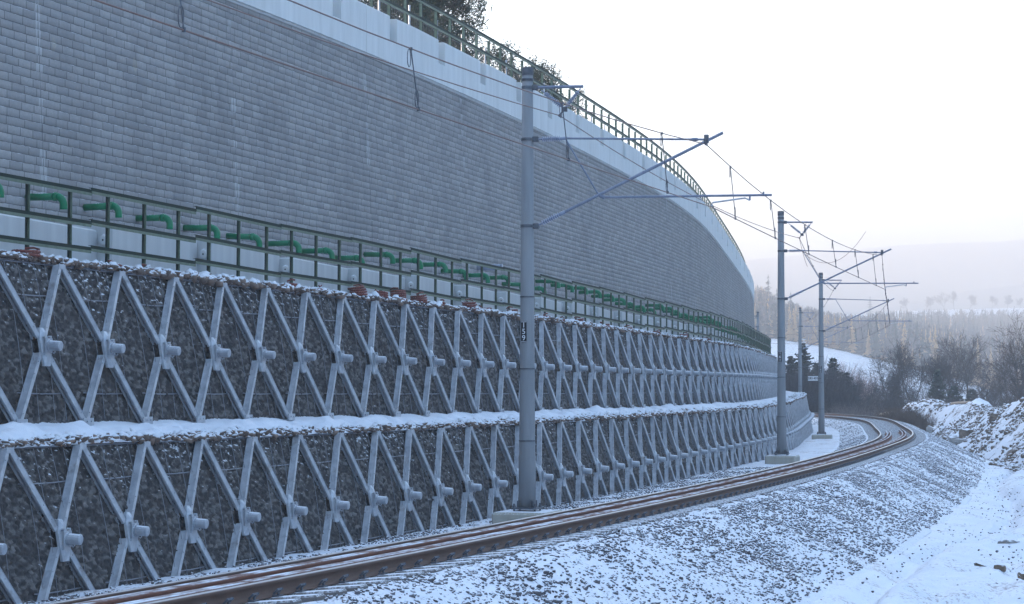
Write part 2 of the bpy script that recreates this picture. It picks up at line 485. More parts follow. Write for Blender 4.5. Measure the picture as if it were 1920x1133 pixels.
for c0 in (-7.0, -8.7, -9.6, -11.3):
    lug = .5 + .5 * (np.sin(Sg * 18) > 0)
    Zg = Zg - (.055 * lug + .02) * np.exp(-((Dg - c0 - w2) / .17) ** 2) + .03 * np.exp(-((np.abs(Dg - c0 - w2) - .3) / .1) ** 2)
fp = cells(Sg / .7, (Dg) / .55, 19); Zg = Zg - .05 * np.exp(-(fp[0] * 3.2) ** 2) * (fp[2] > .6) * sstep(-5.2, -6, Dg)
il = sstep(3.0, 3.8, Dg)
Zg = Zg + (fbm(Sg * 1.4, Dg * 1.6, 4, 5) - .45) * .12 * il
Pg = W(Sg, Dg, Zg, GT)
# the bank the photographer stands on
rr = np.hypot(Pg[..., 0], Pg[..., 1])
Pg[..., 2] += (0.28 - Pg[..., 2]) * (1 - sstep(9, 24, rr)) * (Dg < -4)
g0 = np_mesh('ground', Pg.reshape(-1, 3), grid_faces(len(sg), len(dg), True), M['path_snow'], smooth=True)
tag(g0, kind='structure')

# wide ground to the horizon
xs = np.concatenate([-np.geomspace(6000, 60, 24), np.linspace(-50, 50, 8), np.geomspace(60, 6000, 24)])
ys = np.concatenate([np.linspace(-2500, -20, 12), np.linspace(0, 400, 30), np.geomspace(430, 6000, 20)])
Xw, Yw = np.meshgrid(xs, ys, indexing='ij')
Zw = np.full(Xw.shape, -2.6)
gw = np_mesh('valley_ground', np.stack([Xw, Yw, Zw], -1).reshape(-1, 3), grid_faces(len(xs), len(ys), False), M['meadow'], smooth=True)
tag(gw, kind='structure')

# ballast bed
sb = np.concatenate([np.arange(-30, 4, 1.0), np.arange(4, 60, .12), np.arange(60, 130, .25), np.arange(130, 262, 1.0)])
db = np.concatenate([np.arange(-3.3, -.6, .07), np.arange(-.6, 2.2, .14), np.arange(2.2, 3.9, .07)])
Sb, Db = np.meshgrid(sb, db, indexing='ij')
CANT = .1209 / 1.5
def ballast_z(s, d):
    foot = .1 * (vnoise(np.asarray(s) * .35, np.asarray(s) * 0, 21) - .5)
    z = np.interp(d, [-3.35, -3.05, -1.05, -.6, 2.05, 2.45, 3.25, 3.9], [-1.42, -1.27, -.27, -.19, -.19 - CANT * 2.05, -.45, -.76, -.92])
    return z + foot * sstep(-1.2, -3.0, np.asarray(d)) * 2
Zb = ballast_z(Sb, Db)
cell = cells(Sb / .11, Db / .11, 31)
Zb = Zb + np.where((Db > -.75) & (Db < -.12), .065 * (fbm(Sb * 2.4, Db * 3, 3, 45) - .38), 0)
Zb = Zb + np.where((Db > -.6) & (Db < 2.1), .012, .03) * (1 - np.minimum(cell[0] * 1.3, 1)) + (fbm(Sb * .8, Db, 3, 40) - .5) * .05 * ((Db < -.8) | (Db > 2.3))
bed = np_mesh('ballast_bed', W(Sb, Db, Zb, GT).reshape(-1, 3), grid_faces(len(sb), len(db), True), M['ballast_snow'], smooth=True)
tag(bed, kind='structure')

# stones
def ico():
    t = (1 + 5 ** .5) / 2
    v = np.array([(-1, t, 0), (1, t, 0), (-1, -t, 0), (1, -t, 0), (0, -1, t), (0, 1, t), (0, -1, -t), (0, 1, -t), (t, 0, -1), (t, 0, 1), (-t, 0, -1), (-t, 0, 1)], float)
    v /= np.linalg.norm(v[0])
    f = np.array([(0, 11, 5), (0, 5, 1), (0, 1, 7), (0, 7, 10), (0, 10, 11), (1, 5, 9), (5, 11, 4), (11, 10, 2), (10, 7, 6), (7, 1, 8),
                  (3, 9, 4), (3, 4, 2), (3, 2, 6), (3, 6, 8), (3, 8, 9), (4, 9, 5), (2, 4, 11), (6, 2, 10), (8, 6, 7), (9, 8, 1)])
    return v, f
IV, IF = ico()
def stones(name, P, size, mat, parent=None, flat=.7, seed=1):
    g = np.random.default_rng(seed); n = len(P)
    jit = 1 + g.uniform(-.38, .38, (n, 12, 1))
    V = IV[None] * jit
    sc = np.stack([g.uniform(.7, 1.4, n), g.uniform(.7, 1.2, n), g.uniform(.5, 1.0, n) * flat * 1.3], -1)
    V = V * sc[:, None, :]
    def rot(ax, a):
        c, s_ = np.cos(a), np.sin(a); Rm = np.zeros((n, 3, 3)); i, j = [(1, 2), (0, 2), (0, 1)][ax]
        Rm[:, ax, ax] = 1; Rm[:, i, i] = c; Rm[:, j, j] = c; Rm[:, i, j] = -s_; Rm[:, j, i] = s_; return Rm
    Rt = rot(2, g.uniform(0, 6.28, n)) @ rot(0, g.uniform(-.8, .8, n)) @ rot(1, g.uniform(-.8, .8, n))
    V = np.einsum('nij,nkj->nki', Rt, V) * (np.asarray(size).reshape(-1, 1, 1) * .5) + P[:, None, :]
    F = (IF[None] + (np.arange(n) * 12)[:, None, None]).reshape(-1, 3)
    return np_mesh(name, V.reshape(-1, 3), F, mat, parent, attr={'stone': np.repeat(g.uniform(0, 1, n), 12)})
def scatter(n, s0, s1, d0, d1, zf, clump=0, g=GT, dens=None):
    s = rng.uniform(s0, s1, n); d = rng.uniform(min(d0, d1), max(d0, d1), n)
    if clump:
        k = vnoise(s * clump, d * clump, 77) * .55 + rng.uniform(-.3, .3, n) > .12 + .10 * (d < -2.2) + .08 * (d < -2.8)
        s, d = s[k], d[k]
    return s, d, W(s, d, zf(s, d), g)
parts = []
for a in ((15000, 0, 30, -.50, -3.15), (15000, 30, 60, -.50, -3.15), (14000, 60, 100, -.55, -3.1), (9000, 100, 160, -.75, -3.0), (5200, 4, 36, 2.2, 3.75), (6500, 36, 100, 2.2, 3.75), (2500, 100, 175, 2.2, 3.6)):
    s_, d_, P_ = scatter(*a, ballast_z, .9); parts.append(P_)
s_, d_, P_ = scatter(9000, 2, 60, 3.6, 5.95, ground_z, .7); parts.append(P_)
s_, d_, P_ = scatter(2600, 0, 80, -.62, 2.0, ballast_z, 1.3); parts.append(P_)
Pb = np.concatenate(parts); sz = rng.uniform(.028, .062, len(Pb)) * np.where(rng.random(len(Pb)) < .06, 1.6, 1)
Pb[:, 2] += sz * .12 + .012
st = stones('ballast_stones', Pb, sz, M['ballast_stone'], seed=2); tag(st, 'dark ballast stones poking through thin snow on the track bed', 'ballast', kind='stuff')
# crumbs on the trodden snow
s_, d_, P_ = scatter(5200, 10, 110, -3.2, -12, ground_z, .45); P_[:, 2] += .0
sz = rng.uniform(.02, .06, len(P_)); st = stones('path_grit', P_, sz, M['ballast_stone'], seed=5); tag(st, 'scattered dark grit and clods on the trodden snow path', 'grit', kind='stuff')

# ------------------------------------------------------------------ railway track
PROF = [(-.075, -.172), (.075, -.172), (.075, -.160), (.022, -.142), (.009, -.128), (.009, -.052), (.034, -.040), (.036, -.014), (.028, -.001), (0, .0012), (-.028, -.001), (-.036, -.014), (-.034, -.040), (-.009, -.052), (-.009, -.128), (-.022, -.142), (-.075, -.160)]
def sweep(name, prof, s, d, z, g, mat, parent=None, head=False, smooth=False, closed=True, roll=0.0):
    s = np.asarray(s, float); n = len(prof); V = []
    c_, s__ = math.cos(roll), math.sin(roll)
    for a, b in prof:
        a2 = a * c_ - b * s__; b2 = a * s__ + b * c_
        V.append(W(s, d + a2, z + b2, g))
    V = np.stack(V, 1)           # (ns, n, 3)
    F = []
    ns = len(s); i = np.arange(ns - 1)[:, None] * n
    j = np.arange(n if closed else n - 1)[None, :]; j2 = (j + 1) % n
    F = np.stack([i + j, i + j2, i + n + j2, i + n + j], -1).reshape(-1, 4)
    at = None
    if head:
        hv = np.array([1. if b > -.012 else 0. for a, b in prof]); at = {'head': np.tile(hv, ns)}
    o = np_mesh(name, V.reshape(-1, 3), F, mat, parent, smooth, at)
    # end caps
    return o
track = empty('railway_track', tuple(W(0, .75, -.2, GT)), rz(0))
TL = [track]
def par(o, p):
    o.parent = p; o.matrix_parent_inverse = p.matrix_basis.inverted(); return o
tag(track, 'curved single railway track with dark running rails on snowy sleepers', 'railway track')
sr = np.arange(-30, 262, .8)
par(sweep('rail', PROF, sr, 0, 0, GT, M['rail'], head=True), track)['label'] = 'outer running rail with exposed brown web'
par(sweep('rail', PROF, sr, 1.5, -.1209, GT, M['rail'], head=True), track)['label'] = 'inner running rail nearest the masts'
mb = MB(); mb.box(-.13, .13, -.59, 2.09, -.16, 0, .02)
tilt = math.atan(CANT)
for v in range(len(mb.v)):
    x, y, z = mb.v[v]; mb.v[v] = (x, y, z - .176 - y * CANT)
# raised rail seats
sleeper0 = None
clip = MB()
def clip_mesh():
    c = MB()
    c.box(-.06, .06, .0, .075, -.006, .014)
    pts = [(-.045, .01, .02), (-.045, .055, .055), (-.02, .075, .06), (0, .03, .035), (.02, .075, .06), (.045, .055, .055), (.045, .01, .02)]
    c.tube([(x_ * 1.15, y_ * 1.1, z_ * 1.35) for x_, y_, z_ in pts], .0135, 6)
    c.tube([(0, .045, 0), (0, .045, .075)], .014, 6)
    return c
snum = list(range(-6, 94))
SLM = None; CLM = None
for k in snum:
    s = .6 * k; loc = W(s, 0, 0, GT)
    if SLM is None:
        so = mb.build('sleeper', M['sleeper']); SLM = so.data
        co = clip_mesh().build('rail_clip', M['dark_steel']); CLM = co.data
    else:
        so = bpy.data.objects.new('sleeper', SLM); link(so); co = bpy.data.objects.new('rail_clip', CLM); link(co)
    so.location = tuple(loc); so.rotation_euler = (0, 0, rz(s)); par(so, track)
    for (yy, zz, r_) in ((-.07, -.163, math.pi), (1.5 - .07, -.163 - .1209, math.pi)):
        if co is None: co = bpy.data.objects.new('rail_clip', CLM); link(co)
        co.location = (0, yy, zz); co.rotation_euler = (0, 0, r_); co.parent = so; co = None
rest = MB()
for k in range(94, 420):
    s = .6 * k; o = W(s, 0, 0, GT); a = rz(s); ca, sa = math.cos(a), math.sin(a)
    fs = [(0, 2, 3, 1), (4, 5, 7, 6), (0, 1, 5, 4), (2, 6, 7, 3), (0, 4, 6, 2), (1, 3, 7, 5)]
    for (x0, x1, y0, y1, z0, z1) in ((-.13, .13, -.59, 2.09, -.34, -.176), (-.06, .06, -.15, -.075, -.165, -.10)):
        V = [(x, y, z - y * CANT) for z in (z0, z1) for y in (y0, y1) for x in (x0, x1)]
        rest.add([(o[0] + x * ca - y * sa, o[1] + x * sa + y * ca, o[2] + z) for x, y, z in V], fs)
ro = rest.build('sleeper_run', M['sleeper']); par(ro, track)['kind'] = 'stuff'
for d_, e_, lab in ((.33, 99.5, 'rusty spare rail lying closest to the outer running rail'), (.47, 98, 'rusty spare rail lying second from the outer running rail'),
                    (1.02, 95.5, 'rusty spare rail lying second from the inner running rail'), (1.18, 97, 'rusty spare rail lying closest to the inner running rail')):
    o = sweep('spare_rail', PROF, np.append(np.arange(-28, e_, .8), e_), d_, -.012 - CANT * d_, GT, M['spare_rail'], head=True, roll=-.02)
    tag(o, lab, 'rail', 'spare rails left between the running rails')

# ------------------------------------------------------------------ gabion tiers
MSP = 2.089
TIER = dict(u=dict(s0=9.9213, dt=7.8266, zt=3.9341, db=7.3607, zb=1.4516, dc=7.5569, zc=2.6466),
            l=dict(s0=5.6478, dt=6.3064, zt=1.2034, db=5.8500, zb=-1.28, dc=6.0556, zc=-.0889))
sgab = np.concatenate([np.arange(-6, 4, .05), np.arange(4, 26, .024), np.arange(26, 66, .042), np.arange(66, 104, .09), np.arange(104, 168, .16)])
def gabion(g, name, label):
    T = TIER[g]; e = empty(name, tuple(WG(0, T['db'], T['zb'], g)), 0); tag(e, label, 'gabion wall')
    h = np.linspace(0, 1, 92); S_, H_ = np.meshgrid(sgab, h, indexing='ij')
    H0 = T['zt'] - T['zb']
    hh = H_ * H0
    ph = (S_ - T['s0']) / MSP
    d = T['db'] + (T['dt'] - T['db']) * H_ + .165
    d = d - .04 * np.sin(np.pi * H_) - .035 * np.abs(np.sin(np.pi * ph))
    wx = .35 * (fbm(S_ / .3, hh / .3, 2, 3) - .5); c1 = cells(S_ / .080 + 3 + wx, hh / .062 + wx, 51 if g == 'u' else 61)
    c2 = cells(S_ / .06, hh / .05, 71)
    i1 = c1[2] * 6.283; i2 = (c1[2] * 37.7) % 1.0
    rise = np.clip(c1[1] * 5, 0, 1) * (.012 + .036 * i2 + .045 * (c1[3] * np.cos(i1) + c1[4] * np.sin(i1))) + np.clip(c1[1] * 1.4, 0, 1) * .012 + np.clip(c2[1], 0, 1) * .006
    d = d - rise + .03
    z = T['zb'] + hh
    fac = np.clip(c1[2] * .85 + .15 * c2[2] - .2 * (c1[1] < .05), 0, 1)  # gaps between stones darkened in the colour, as crevice shade
    V = WG(S_, d, z, g).reshape(-1, 3)
    o = np_mesh('rock_fill', V, grid_faces(len(sgab), len(h), True), M['gabion'], attr={'stone': fac.ravel(), 'rim': (H_ ** 3).ravel()}); par(o, e)
    # wires of the basket
    w = MB()
    smax = 150
    k = math.ceil((2 - T['s0']) / MSP)
    def wire(pts, r): w.tube([tuple(p) for p in pts], r, 4, False)
    while T['s0'] + k * MSP < smax:
        sA = T['s0'] + k * MSP; far = sA > 70
        for f_ in ((.2, .38, .62, .8) if not far else (.35, .65)):
            ss = sA + f_ * MSP; hs = np.linspace(.03, .99, 7 if not far else 4)
            dd = T['db'] + (T['dt'] - T['db']) * hs + .140 - .04 * np.sin(np.pi * hs) - .035 * abs(math.sin(math.pi * f_)) - .035
            wire(WG(np.full(len(hs), ss) + .05 * np.sin(3 * hs + k), dd, T['zb'] + hs * H0, g), .0045 if not far else .006)
        # tie rod near the top, hanging a little, with its end nuts; another near the foot
        for hz in (.80, .2):
            x_ = np.linspace(.13 if hz > .5 else .12, .87, 5); hs = hz - .012 * np.sin(np.pi * x_)
            dd = T['db'] + (T['dt'] - T['db']) * hs + .09
            wire(WG(sA + x_ * MSP, dd, T['zb'] + hs * H0, g), .010)
        k += 1
    # top selvedge
    ss = np.arange(0, smax, 1.0); wire(WG(ss, np.full(len(ss), T['dt'] + .10), np.full(len(ss), T['zt'] - .02), g), .016)
    for hz in np.arange(.08, .98, .075):
        break
        ss = np.arange(2, 60, MSP / 4); dd = T['db'] + (T['dt'] - T['db']) * hz + .04 - .05 * math.sin(math.pi * hz) - .035 * np.abs(np.sin(np.pi * (ss - T['s0']) / MSP))
        wire(WG(ss, dd, np.full(len(ss), T['zb'] + hz * H0), g), .0035)
    par(w.build('basket_wire', M['wire']), e)
    return e
gabion('l', 'gabion_wall', 'lower tier of dark rock baskets standing beside the track')
gabion('u', 'gabion_wall', 'upper tier of dark rock baskets, set back above the snowy ledge')

ORD = ['zeroth', 'first', 'second', 'third', 'fourth', 'fifth', 'sixth', 'seventh', 'eighth', 'ninth', 'tenth', 'eleventh', 'twelfth', 'thirteenth', 'fourteenth', 'fifteenth', 'sixteenth', 'seventeenth', 'eighteenth', 'nineteenth']
TENS = {2: 'twent', 3: 'thirt', 4: 'fort', 5: 'fift', 6: 'sixt', 7: 'sevent', 8: 'eight', 9: 'ninet'}
def ordw(n):
    if n < 20: return ORD[n]
    t, u = divmod(n, 10)
    if t >= 10: return 'hundred-and-' + ordw(n - 100) if n > 100 else 'hundredth'
    return TENS[t] + 'ieth' if u == 0 else TENS[t] + 'y-' + ORD[u]

def arm_mb(a, b, ny):
    m_ = MB(); a = Vector(a); b = Vector(b); t = (b - a).normalized()
    n = Vector((0, -1, 0)); n = (n - t * n.dot(t)).normalized()
    a2 = a + t * .17; b2 = b - t * .035
    across = t.cross(n); up_ = -1 if across.z < 0 else 1      # the channel opens towards its lower side
    def pl(c0, c1, n0, n1):
        h_ = [(c0 * up_, n0), (c1 * up_, n0), (c1 * up_, n1), (c0 * up_, n1)]
        m_.prism(h_, [(a2, across, n), (b2, across, n)])
    pl(.026, .034, -.088, .0)                       # web on the upper side
    pl(-.044, .050, .0008, .0115)                   # front flange
    pl(-.044, .046, -.100, -.0888)                  # back flange
    pl(-.044, -.038, -.024, .0)                     # return lips
    pl(-.044, -.038, -.088, -.066)
    pl(.0505, .0525, .0105, .0185)                  # rolled edge
    for fr_b in (.12, .3, .86):
        p_ = a2.lerp(b2, fr_b) + n * .0115 + across * up_ * .02; m_.tube([p_, p_ + n * .014], .012, 6)
    return m_
def brace_parts(g):
    T = TIER[g]; hx = MSP / 2
    top = (T['dt'] - T['dc'], T['zt'] - T['zc']); bot = (T['db'] - T['dc'], T['zb'] - T['zc'])
    P = []
    for sx in (-1, 1):
        P.append(('arm', arm_mb((0, 0, 0), (sx * hx, top[0], top[1]), 0), M['galv']))
        P.append(('arm', arm_mb((0, 0, 0), (sx * hx, bot[0], bot[1]), 0), M['galv']))
    h = MB()
    tl = top[0] / top[1]
    base = [(-.05, .27), (.05, .27), (.115, .08), (.115, -.08), (.09, -.31), (-.09, -.31), (-.115, -.08), (-.115, .08)]
    mid = [(-.035, .19), (.035, .19), (.075, .07), (.075, -.07), (.05, -.19), (-.05, -.19), (-.075, -.07), (-.075, .07)]
    V = [(x, .015 + z * tl * .9, z) for x, z in base] + [(x, -.03 + z * tl * .9, z) for x, z in base] + [(x, -.075 + z * tl * .9, z) for x, z in mid]
    F = [tuple(range(7, -1, -1)), tuple(range(16, 24))]
    for r in range(2):
        for i in range(8):
            j = (i + 1) % 8; F.append((r * 8 + i, r * 8 + j, (r + 1) * 8 + j, (r + 1) * 8 + i))
    h.add(V, F)
    for sx in (-1, 1):
        for zz in (.13, -.13):
            h.tube([(sx * .085, -.05, zz), (sx * .085, -.095, zz)], .022, 6)
    P.append(('hub_plate', h, M['galv']))
    c = MB()
    c.box(-.11, .11, -.105, -.078, -.11, .11)
    c.tube([(0, -.105, 0), (0, -.125, 0)], .09, 12)
    c.tube([(0, -.125, .0), (0, -.133, .0), (0, -.30, -.008), (0, -.312, -.009)], [.066, .079, .075, .058], 14)
    c.tube([(.07, -.12, -.09), (.07, -.15, -.115), (.075, -.17, -.09)], .012, 5)
    P.append(('anchor_cap', c, M['galv_cap']))
    f = MB()
    # node plate at the foot shared with the next brace is carried here (right-hand foot)
    f.box(hx - .16, hx + .16, bot[0] - .05, bot[0] - .022, bot[1] - .02, bot[1] + .10)
    f.box(hx - .15, hx + .15, bot[0] - .022, bot[0] + .10, bot[1] - .03, bot[1] - .012)
    for sx in (-.07, .07):
        f.tube([(hx + sx, bot[0] - .05, bot[1] + .05), (hx + sx, bot[0] - .075, bot[1] + .05)], .018, 6)
    P.append(('foot_plate', f, M['galv']))
    f = MB(); f.box(hx - .10, hx + .10, top[0] - .034, top[0] - .018, top[1] - .08, top[1] - .005); P.append(('top_plate', f, M['galv']))
    return P
def braces(g, tier_word, before_pole):
    T = TIER[g]; meshes = None; k = -1; nth = 0; after = 0
    while True:
        s = T['s0'] + (k - .5) * MSP if g == 'u' else T['s0'] + (k + .5) * MSP
        if s > 141: break
        e = empty('cross_brace', tuple(WG(s, T['dc'], T['zc'], g)), rz(s))
        p0, p1 = WG(s - .5, T['dc'], 0, g), WG(s + .5, T['dc'], 0, g)
        e.scale = (float(np.hypot(*(p1 - p0)[:2])), 1, 1)
        if meshes is None:
            meshes = []
            for nm, m_, mt in brace_parts(g):
                o = m_.build(nm, mt, e); meshes.append((nm, o.data))
        else:
            for nm, me in meshes: link(bpy.data.objects.new(nm, me), e)
        if k < 0: lab = 'galvanised steel cross brace on the %s gabion tier, cut off by the left picture edge' % tier_word
        elif k < before_pole: lab = 'galvanised steel cross brace on the %s gabion tier, %s from the left' % (tier_word, ordw(k + 1))
        else: lab = 'steel cross brace on the %s gabion tier, %s rightward of the mast numbered 159' % (tier_word, ordw(k - before_pole + 1))
        tag(e, lab, 'cross brace', 'cross braces pinning the %s gabion tier' % tier_word)
        k += 1
braces('u', 'upper', 14)
braces('l', 'lower', 12)

# snowy ledge between the tiers, and the top of the upper tier
def ledge(name, g0_, d0, z0, g1, d1, z1, amp, k, mat):
    s = np.concatenate([np.arange(-6, 5, .5), np.arange(5, 60, .08), np.arange(60, 110, .2), np.arange(110, 168, .4)])
    t = np.linspace(0, 1, 22); S_, T_ = np.meshgrid(s, t, indexing='ij')
    A = WG(S_, d0, z0, g0_); B = WG(S_, d1, z1, g1)
    P = A * (1 - T_[..., None]) + B * T_[..., None]
    n = fbm(S_ * 1.1, T_ * 1.6, 4, k) + .5 * (fbm(S_ * 4.5, T_ * 5, 3, k + 3) - .5)
    P[..., 2] += amp * (n - .35) * np.sin(np.pi * np.clip(T_ * 1.15 + .02, 0, 1)) ** .6 * (.5 + T_)
    P[..., 2] += .05 * np.abs(np.sin(np.pi * (S_ - TIER['u']['s0']) / MSP)) * (T_ ** 2) * (1 if amp > .15 else 0)
    o = np_mesh(name, P.reshape(-1, 3), grid_faces(len(s), len(t), True), mat, smooth=True); tag(o, kind='structure')
ledge('snow_ledge', 'l', 6.36, 1.19, 'u', 7.52, 1.45, .36, 90, M['snow'])
ledge('tier_top_ground', 'u', 7.88, 3.93, 'u', 9.6, 3.98, .10, 95, M['snow'])
def edge_stones(g, d0, z0, n, wid, mat, seed, label, name):
    s = np.concatenate([rng.uniform(2, 60, int(n * .62)), rng.uniform(60, 150, int(n * .38))]); d = d0 + rng.random(len(s)) ** 1.4 * wid
    sz = rng.uniform(.05, .17, len(s)) * (.6 + .9 * vnoise(s * 1.3, s * 0, seed))
    P = WG(s, d, z0 + .02 + .16 * np.sin(np.pi * np.clip((d - d0) / 1.2, 0, 1)) * (fbm(s * 1.1, (d - d0) / 1.16 * 1.6, 4, 90) - .30) + rng.uniform(-.03, .05, len(s)), g)
    o = stones(name, P, sz, mat, seed=seed); tag(o, label, 'stones', kind='stuff')
edge_stones('l', 6.33, 1.215, 8500, .95, M['tan_stone'], 11, 'loose snow-dusted stones along the rim of the lower tier', 'rim_stones')
edge_stones('u', 7.86, 3.95, 6500, .6, M['tan_stone'], 12, 'loose snow-dusted sandstones along the rim of the upper tier', 'rim_stones')

# ------------------------------------------------------------------ lower green fence in three-post panels
PSP, P0 = 1.37023, 9.6095
def fence_panel(i0):
    sm = P0 + (i0 + 1) * PSP; e = empty('fence_panel', tuple(WG(sm, 8.258, 3.95, 'u')), rz(sm))
    return e, sm
fm = None
for j in range(-2, 32):
    i0 = 2 + 3 * j
    if P0 + i0 * PSP > 146: break
    e, sm = fence_panel(i0)
    if fm is None:
        fm = []
        for q in (-1, 0, 1):
            m_ = MB(); x = q * PSP
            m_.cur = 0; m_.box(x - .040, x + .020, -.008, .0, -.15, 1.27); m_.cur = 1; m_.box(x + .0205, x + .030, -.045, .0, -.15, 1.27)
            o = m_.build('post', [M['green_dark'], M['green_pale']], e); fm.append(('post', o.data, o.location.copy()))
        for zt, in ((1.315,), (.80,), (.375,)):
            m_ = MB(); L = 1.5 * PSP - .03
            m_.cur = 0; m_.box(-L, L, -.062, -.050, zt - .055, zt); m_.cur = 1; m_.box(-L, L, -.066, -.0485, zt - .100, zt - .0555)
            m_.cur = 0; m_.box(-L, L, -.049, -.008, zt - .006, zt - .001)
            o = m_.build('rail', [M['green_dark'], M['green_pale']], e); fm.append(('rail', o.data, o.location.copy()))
    else:
        for nm, me, l_ in fm:
            o = bpy.data.objects.new(nm, me); link(o, e)
    e.rotation_euler[1] = .008 + .006 * math.sin(j * 2.1); e.location.z += .01 * math.sin(j * 1.7)
    n_ = j + 1
    if n_ < 1: lab = 'green steel fence panel above the upper tier, cut by the left picture edge' + (' side' if n_ < 0 else '')
    elif n_ < 7: lab = 'green steel fence panel above the upper gabion tier, %s full panel from the left' % ordw(n_)
    else: lab = 'green steel fence panel above the upper tier, %s panel counting right from mast 159' % ordw(n_ - 6)
    tag(e, lab, 'fence panel', 'green fence panels above the gabion tiers')

# ------------------------------------------------------------------ saw-tooth concrete anchor beams behind the fence
bm0 = None
for j in range(-1, 31):
    s0 = 13.9 + 4.24 * (j - 1)
    if s0 > 145: break
    hi = .12 if j in (1, 2) else (.06 if j % 4 == 1 else 0)
    e = empty('anchor_beam', tuple(WG(s0, 9.2, 3.9, 'u')), rz(s0 + 2.1))
    if bm0 is None:
        m_ = MB(); L = 4.15
        V = []
        for z in (-.1, .0, .83, .86):
            i_ = .03 if z == .86 else 0
            V += [(0 + i_, -.28 + i_, z), (L - i_, .0 + i_, z), (L - i_, .75, z), (0 + i_, .75, z)]
        F = [(3, 2, 1, 0), (12, 13, 14, 15)]
        for r in range(3):
            for i in range(4):
                jn = (i + 1) % 4; F.append((r * 4 + i, r * 4 + jn, (r + 1) * 4 + jn, (r + 1) * 4 + i))
        m_.add(V, F)
        m_.box(1.2, 2.9, .02, .6, .8, .88, .02)
        b_ = m_.build('beam_body', M['block'], e)
        m_ = MB(); m_.tube([(0, -.13, .62), (-.02, -.13, .62), (-.16, -.18, .60), (-.18, -.185, .598)], [.085, .075, .075, .06], 14)
        a_ = m_.build('anchor_head', M['block'], e)
        m_ = MB()
        for yy, zz in ((-.185, .60),): m_.tube([(-.178, yy, zz), (-.188, yy - .003, zz)], .016, 8)
        h_ = m_.build('strand_hole', M['black'], a_)
        bm0 = (b_.data, a_.data, h_.data)
    else:
        b_ = link(bpy.data.objects.new('beam_body', bm0[0]), e); a_ = link(bpy.data.objects.new('anchor_head', bm0[1]), e); link(bpy.data.objects.new('strand_hole', bm0[2]), a_)
    e.scale = (1, 1, 1 + hi)
    lab = ('pale concrete anchor beam behind the green fence, %s from the left' % ordw(j + 2)) if j < 7 else 'concrete anchor beam behind the green fence, %s rightward of mast 159' % ordw(j - 6)
    tag(e, lab, 'concrete beam', 'saw-tooth concrete beams at the tall wall foot')

# ------------------------------------------------------------------ tall block wall with concrete coping
COURSE = .15
def face_d(z):      # face offset before adjustment; steps 9 mm per course
    return 10.376 - (9.9 - z) * .055
ZB0, ZB1 = 3.7, 9.96
wall = empty('retaining_wall', tuple(W(20, 10.2, 3.8)), 0)
tag(wall, 'tall curved grey block retaining wall topped with pale concrete coping', 'retaining wall')
sw = np.concatenate([np.arange(-12, 100, 1.0), np.arange(100, 178, 1.5)])
nC = 55
def wall_top_shift(s): return adj(s, 't')
hs = []; dsx = []
for c in range(nC):
    z0 = c * COURSE; hs += [z0 + .002, z0 + .010, z0 + COURSE - .016, z0 + COURSE - .003]; dsx += [c * .008 + .010, c * .008 + .0, c * .008, c * .008 + .011]
hs = np.array(hs); dsx = np.array(dsx)
S_, H_ = np.meshgrid(sw, hs, indexing='ij'); _, D_ = np.meshgrid(sw, dsx, indexing='ij')
da, za = adj(S_, 't')
ztop = 9.93 + za
# courses run level from the footing; the coping line cuts them off
zz = 3.75 + H_
keep = zz <= ztop + .1
dtop_c = 10.376 + da
d_here = dtop_c - (ztop - zz) * (.008 / .15) 
d_here = d_here - ((zz - 3.75) * (.008 / .15) - D_)
Pw = W(S_, d_here, np.minimum(zz, ztop + .06))
Fq = grid_faces(len(sw), len(hs), True)
kv = (zz <= ztop + .06).ravel(); Fq = Fq[kv[Fq].sum(1) >= 2]
wo = np_mesh('block_facing', Pw.reshape(-1, 3), Fq, M['facing'])
uvl = wo.data.uv_layers.new(name='uv'); li = np.empty(len(wo.data.loops), np.int32); wo.data.loops.foreach_get('vertex_index', li)
uvv = np.stack([S_.ravel(), H_.ravel()], -1)[li]; uvl.data.foreach_set('uv', uvv.astype(np.float32).ravel()); par(wo, wall)
# coping panels, each with two slots cut in from the top
def coping_panel(s0, s1):
    m_ = MB(); g_ = .012; L0, L1 = s0 + g_, s1 - g_
    slots = [s0 + (s1 - s0) * .25, s0 + (s1 - s0) * .75]; w_ = .30; dep = .34
    H = 1.17; hslot = .64
    cuts = [L0, slots[0] - w_, slots[0] + w_, slots[1] - w_, slots[1] + w_, L1]
    def pt(s, d, z): return tuple(WG(s, 10.386 + d, 9.886 + z, 't'))
    def seg(a, b, z0, z1, d0, d1, n, lip=True, crown=0.0):
        st_ = np.linspace(a, b, n + 1)
        V = []
        for i, s in enumerate(st_):
            c_ = crown * math.sin(math.pi * i / n)
            V += [pt(s, d0, z0), pt(s, d0, z1 - .03 + c_), pt(s, d0 + .03, z1 + c_), pt(s, d1, z1 + c_), pt(s, d1, z0)]
        F = [];
        for i in range(n):
            for k in range(5):
                k2 = (k + 1) % 5; F.append((i * 5 + k, i * 5 + k2, (i + 1) * 5 + k2, (i + 1) * 5 + k))
        F.append((4, 3, 2, 1, 0)); F.append(tuple(n * 5 + k for k in range(5)))
        m_.add(V, F)
    seg(L0, L1, -.02, H - hslot, -.09, .42, 6)                       # lower run, slot backs above get darker concrete in place of shade
    for a, b, c in ((cuts[0], cuts[1], .0), (cuts[2], cuts[3], .012), (cuts[4], cuts[5], .0)):
        seg(a, b, H - hslot + .001 - .03, H, -.088, .419, 4, crown=c)
    for sl in slots:
        m_.cur = 1
        seg(sl - w_ + .002, sl + w_ - .002, H - hslot - .028, H - .05, -.09 + dep, .418, 1)
    o = m_.build('coping_panel', [M['coping'], M['mast']]); return o
J0, JSP = 13.68283, 8.64775
